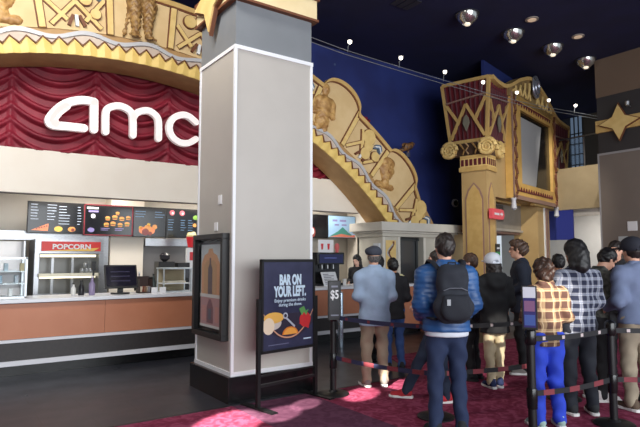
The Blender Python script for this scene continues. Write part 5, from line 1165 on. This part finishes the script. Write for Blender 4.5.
human((4.78,3.02), 62, 1.575, 'person with curly auburn hair in brown and cream checked shirt and royal blue trousers', 'light', 'auburn', 'curly', hp=.12, top=PLB, hem=.84, bulk=1.03, sleeve=1.15, leg_m=M_('royal_blue', (38,66,190)), shoe=M_('mint_shoe', (150,176,170)), sole=WSOLE, armL=((.225,-.03,1.14),(.14,.20,1.08)), armR=((.225,-.03,1.14),(.14,.20,1.08)), seed=10.5, legw=1.12, topdisp=wr(10.5, 1.2))
human((6.92,4.15), 60, 1.62, 'person with black hair, head showing between the auburn hair and the long black hair', 'tan', 'black', top=M_('dim_grey', (60,60,66)), leg_m=M_('black_trousers', (26,26,30)), shoe=M_('dark_shoe', (30,32,38)), sole=WSOLE, armL='front', armR='front', seed=11.0)
PLN = plaid('flannel_navy', (158,162,174), (26,32,56), (96,104,128), .078, .078, .6, .6, .08)
human((5.44,3.07), 58, 1.75, 'person with long black hair in blue and white checked shirt and black trousers', 'tan', 'black', 'longbun', hp=.05, hy=-.2, top=PLN, hem=.80, bulk=1.10, sleeve=1.10, leg_m=M_('black_jeans', (28,32,42)), shoe=M_('black_shoe', (36,38,42)), sole=WSOLE, armL=((.205,-.02,1.13),(.10,.20,1.10)), armR=((.200,-.02,1.13),(.08,.20,1.10)), seed=12.4, legw=1.05, width=1.0)
CAMO = mottle('camo_cloth', (96,98,92), (40,44,40), 14, .85)
human((6.14,3.27), -25, 1.72, 'dark-haired person in mottled grey jacket bending the head down to the right', 'light', 'black', hp=.65, lean=.2, top=CAMO, hem=.85, bulk=1.1, leg_m=M_('black_trousers', (26,26,30)), shoe=M_('white_shoe', (222,216,216)), sole=WSOLE, armL='phone', armR='phone', seed=13.1)
human((7.50,3.66), 190, 1.80, 'person with short dark hair in black jacket facing left, below the switch plate', 'light', 'dark', hp=.1, top=M_('black_jacket', (28,28,32)), leg_m=M_('black_trousers', (26,26,30)), shoe=M_('dark_shoe', (30,32,38)), sole=BSOLE, armL='front', armR='front', seed=14.1)
human((6.09,2.79), 64, 1.78, 'person in dark cap, slate blue sweatshirt and khaki trousers at the right edge', 'light', 'dark', hy=-.05, hp=.05, top=M_('slate_blue', (108,120,150)), hem=.88, bulk=1.18, sleeve=1.15, leg_m=M_('stone', (160,148,128)), shoe=M_('brown_shoe', (96,80,66)), sole=WSOLE, armL='bent', armR='bent', cap=(M_('cap_ink', (34,36,48)), 'baseball'), seed=15.2, legw=1.08)

# backpack on the person in the blue jacket
bp = thing('backpack', 'dark grey backpack with a loop handle worn over the blue puffer jacket', 'backpack', (3.832,3.413,.006), math.radians(56-90)); bp.scale = (1.80/1.75,)*3
BPM = M_('backpack_grey', (36,40,50)); BPD = M_('backpack_dark', (28,31,40))
organic('pack_body', [('b',(0,-.225,1.24),(.130,.075,.22),.06), ('e',(0,-.22,1.41),(.105,.065,.08)), ('e',(0,-.25,1.12),(.170,.10,.13))], BPM, bp, h=.012, k=.06, disp=wr(3, 1.0))
organic('front_pocket', [('b',(0,-.325,1.14),(.115,.03,.10),.03), ('e',(0,-.335,1.10),(.12,.045,.08))], BPD, bp, h=.011, k=.04, disp=wr(5, .6))
MB().tube([(-.10,-.325,1.27),(-.05,-.33,1.29),(.05,-.33,1.29),(.10,-.325,1.27)], .004, 6).build('zip', mat('zip_grey', (130,134,144), .4, .5), bp)
MB().tube([(-.04,-.20,1.46),(-.03,-.22,1.50),(.03,-.22,1.50),(.04,-.20,1.46)], .009, 6).build('loop_handle', BPD, bp)
MB().box(-.085,-.055,-.373,-.362,1.15,1.20).build('pocket_tag', mat('tag_grey', (150,154,160), .5), bp)
for sd in (-1, 1):
    MB().tube([(sd*.10,-.17,1.44),(sd*.135,-.10,1.505),(sd*.145,.01,1.52),(sd*.15,.10,1.47),(sd*.155,.155,1.36),(sd*.17,.165,1.22),(sd*.19,.12,1.08),(sd*.18,-.02,1.02),(sd*.14,-.19,1.02)], .026, 8, .45).build('shoulder_strap', BPD, bp, smooth=True)
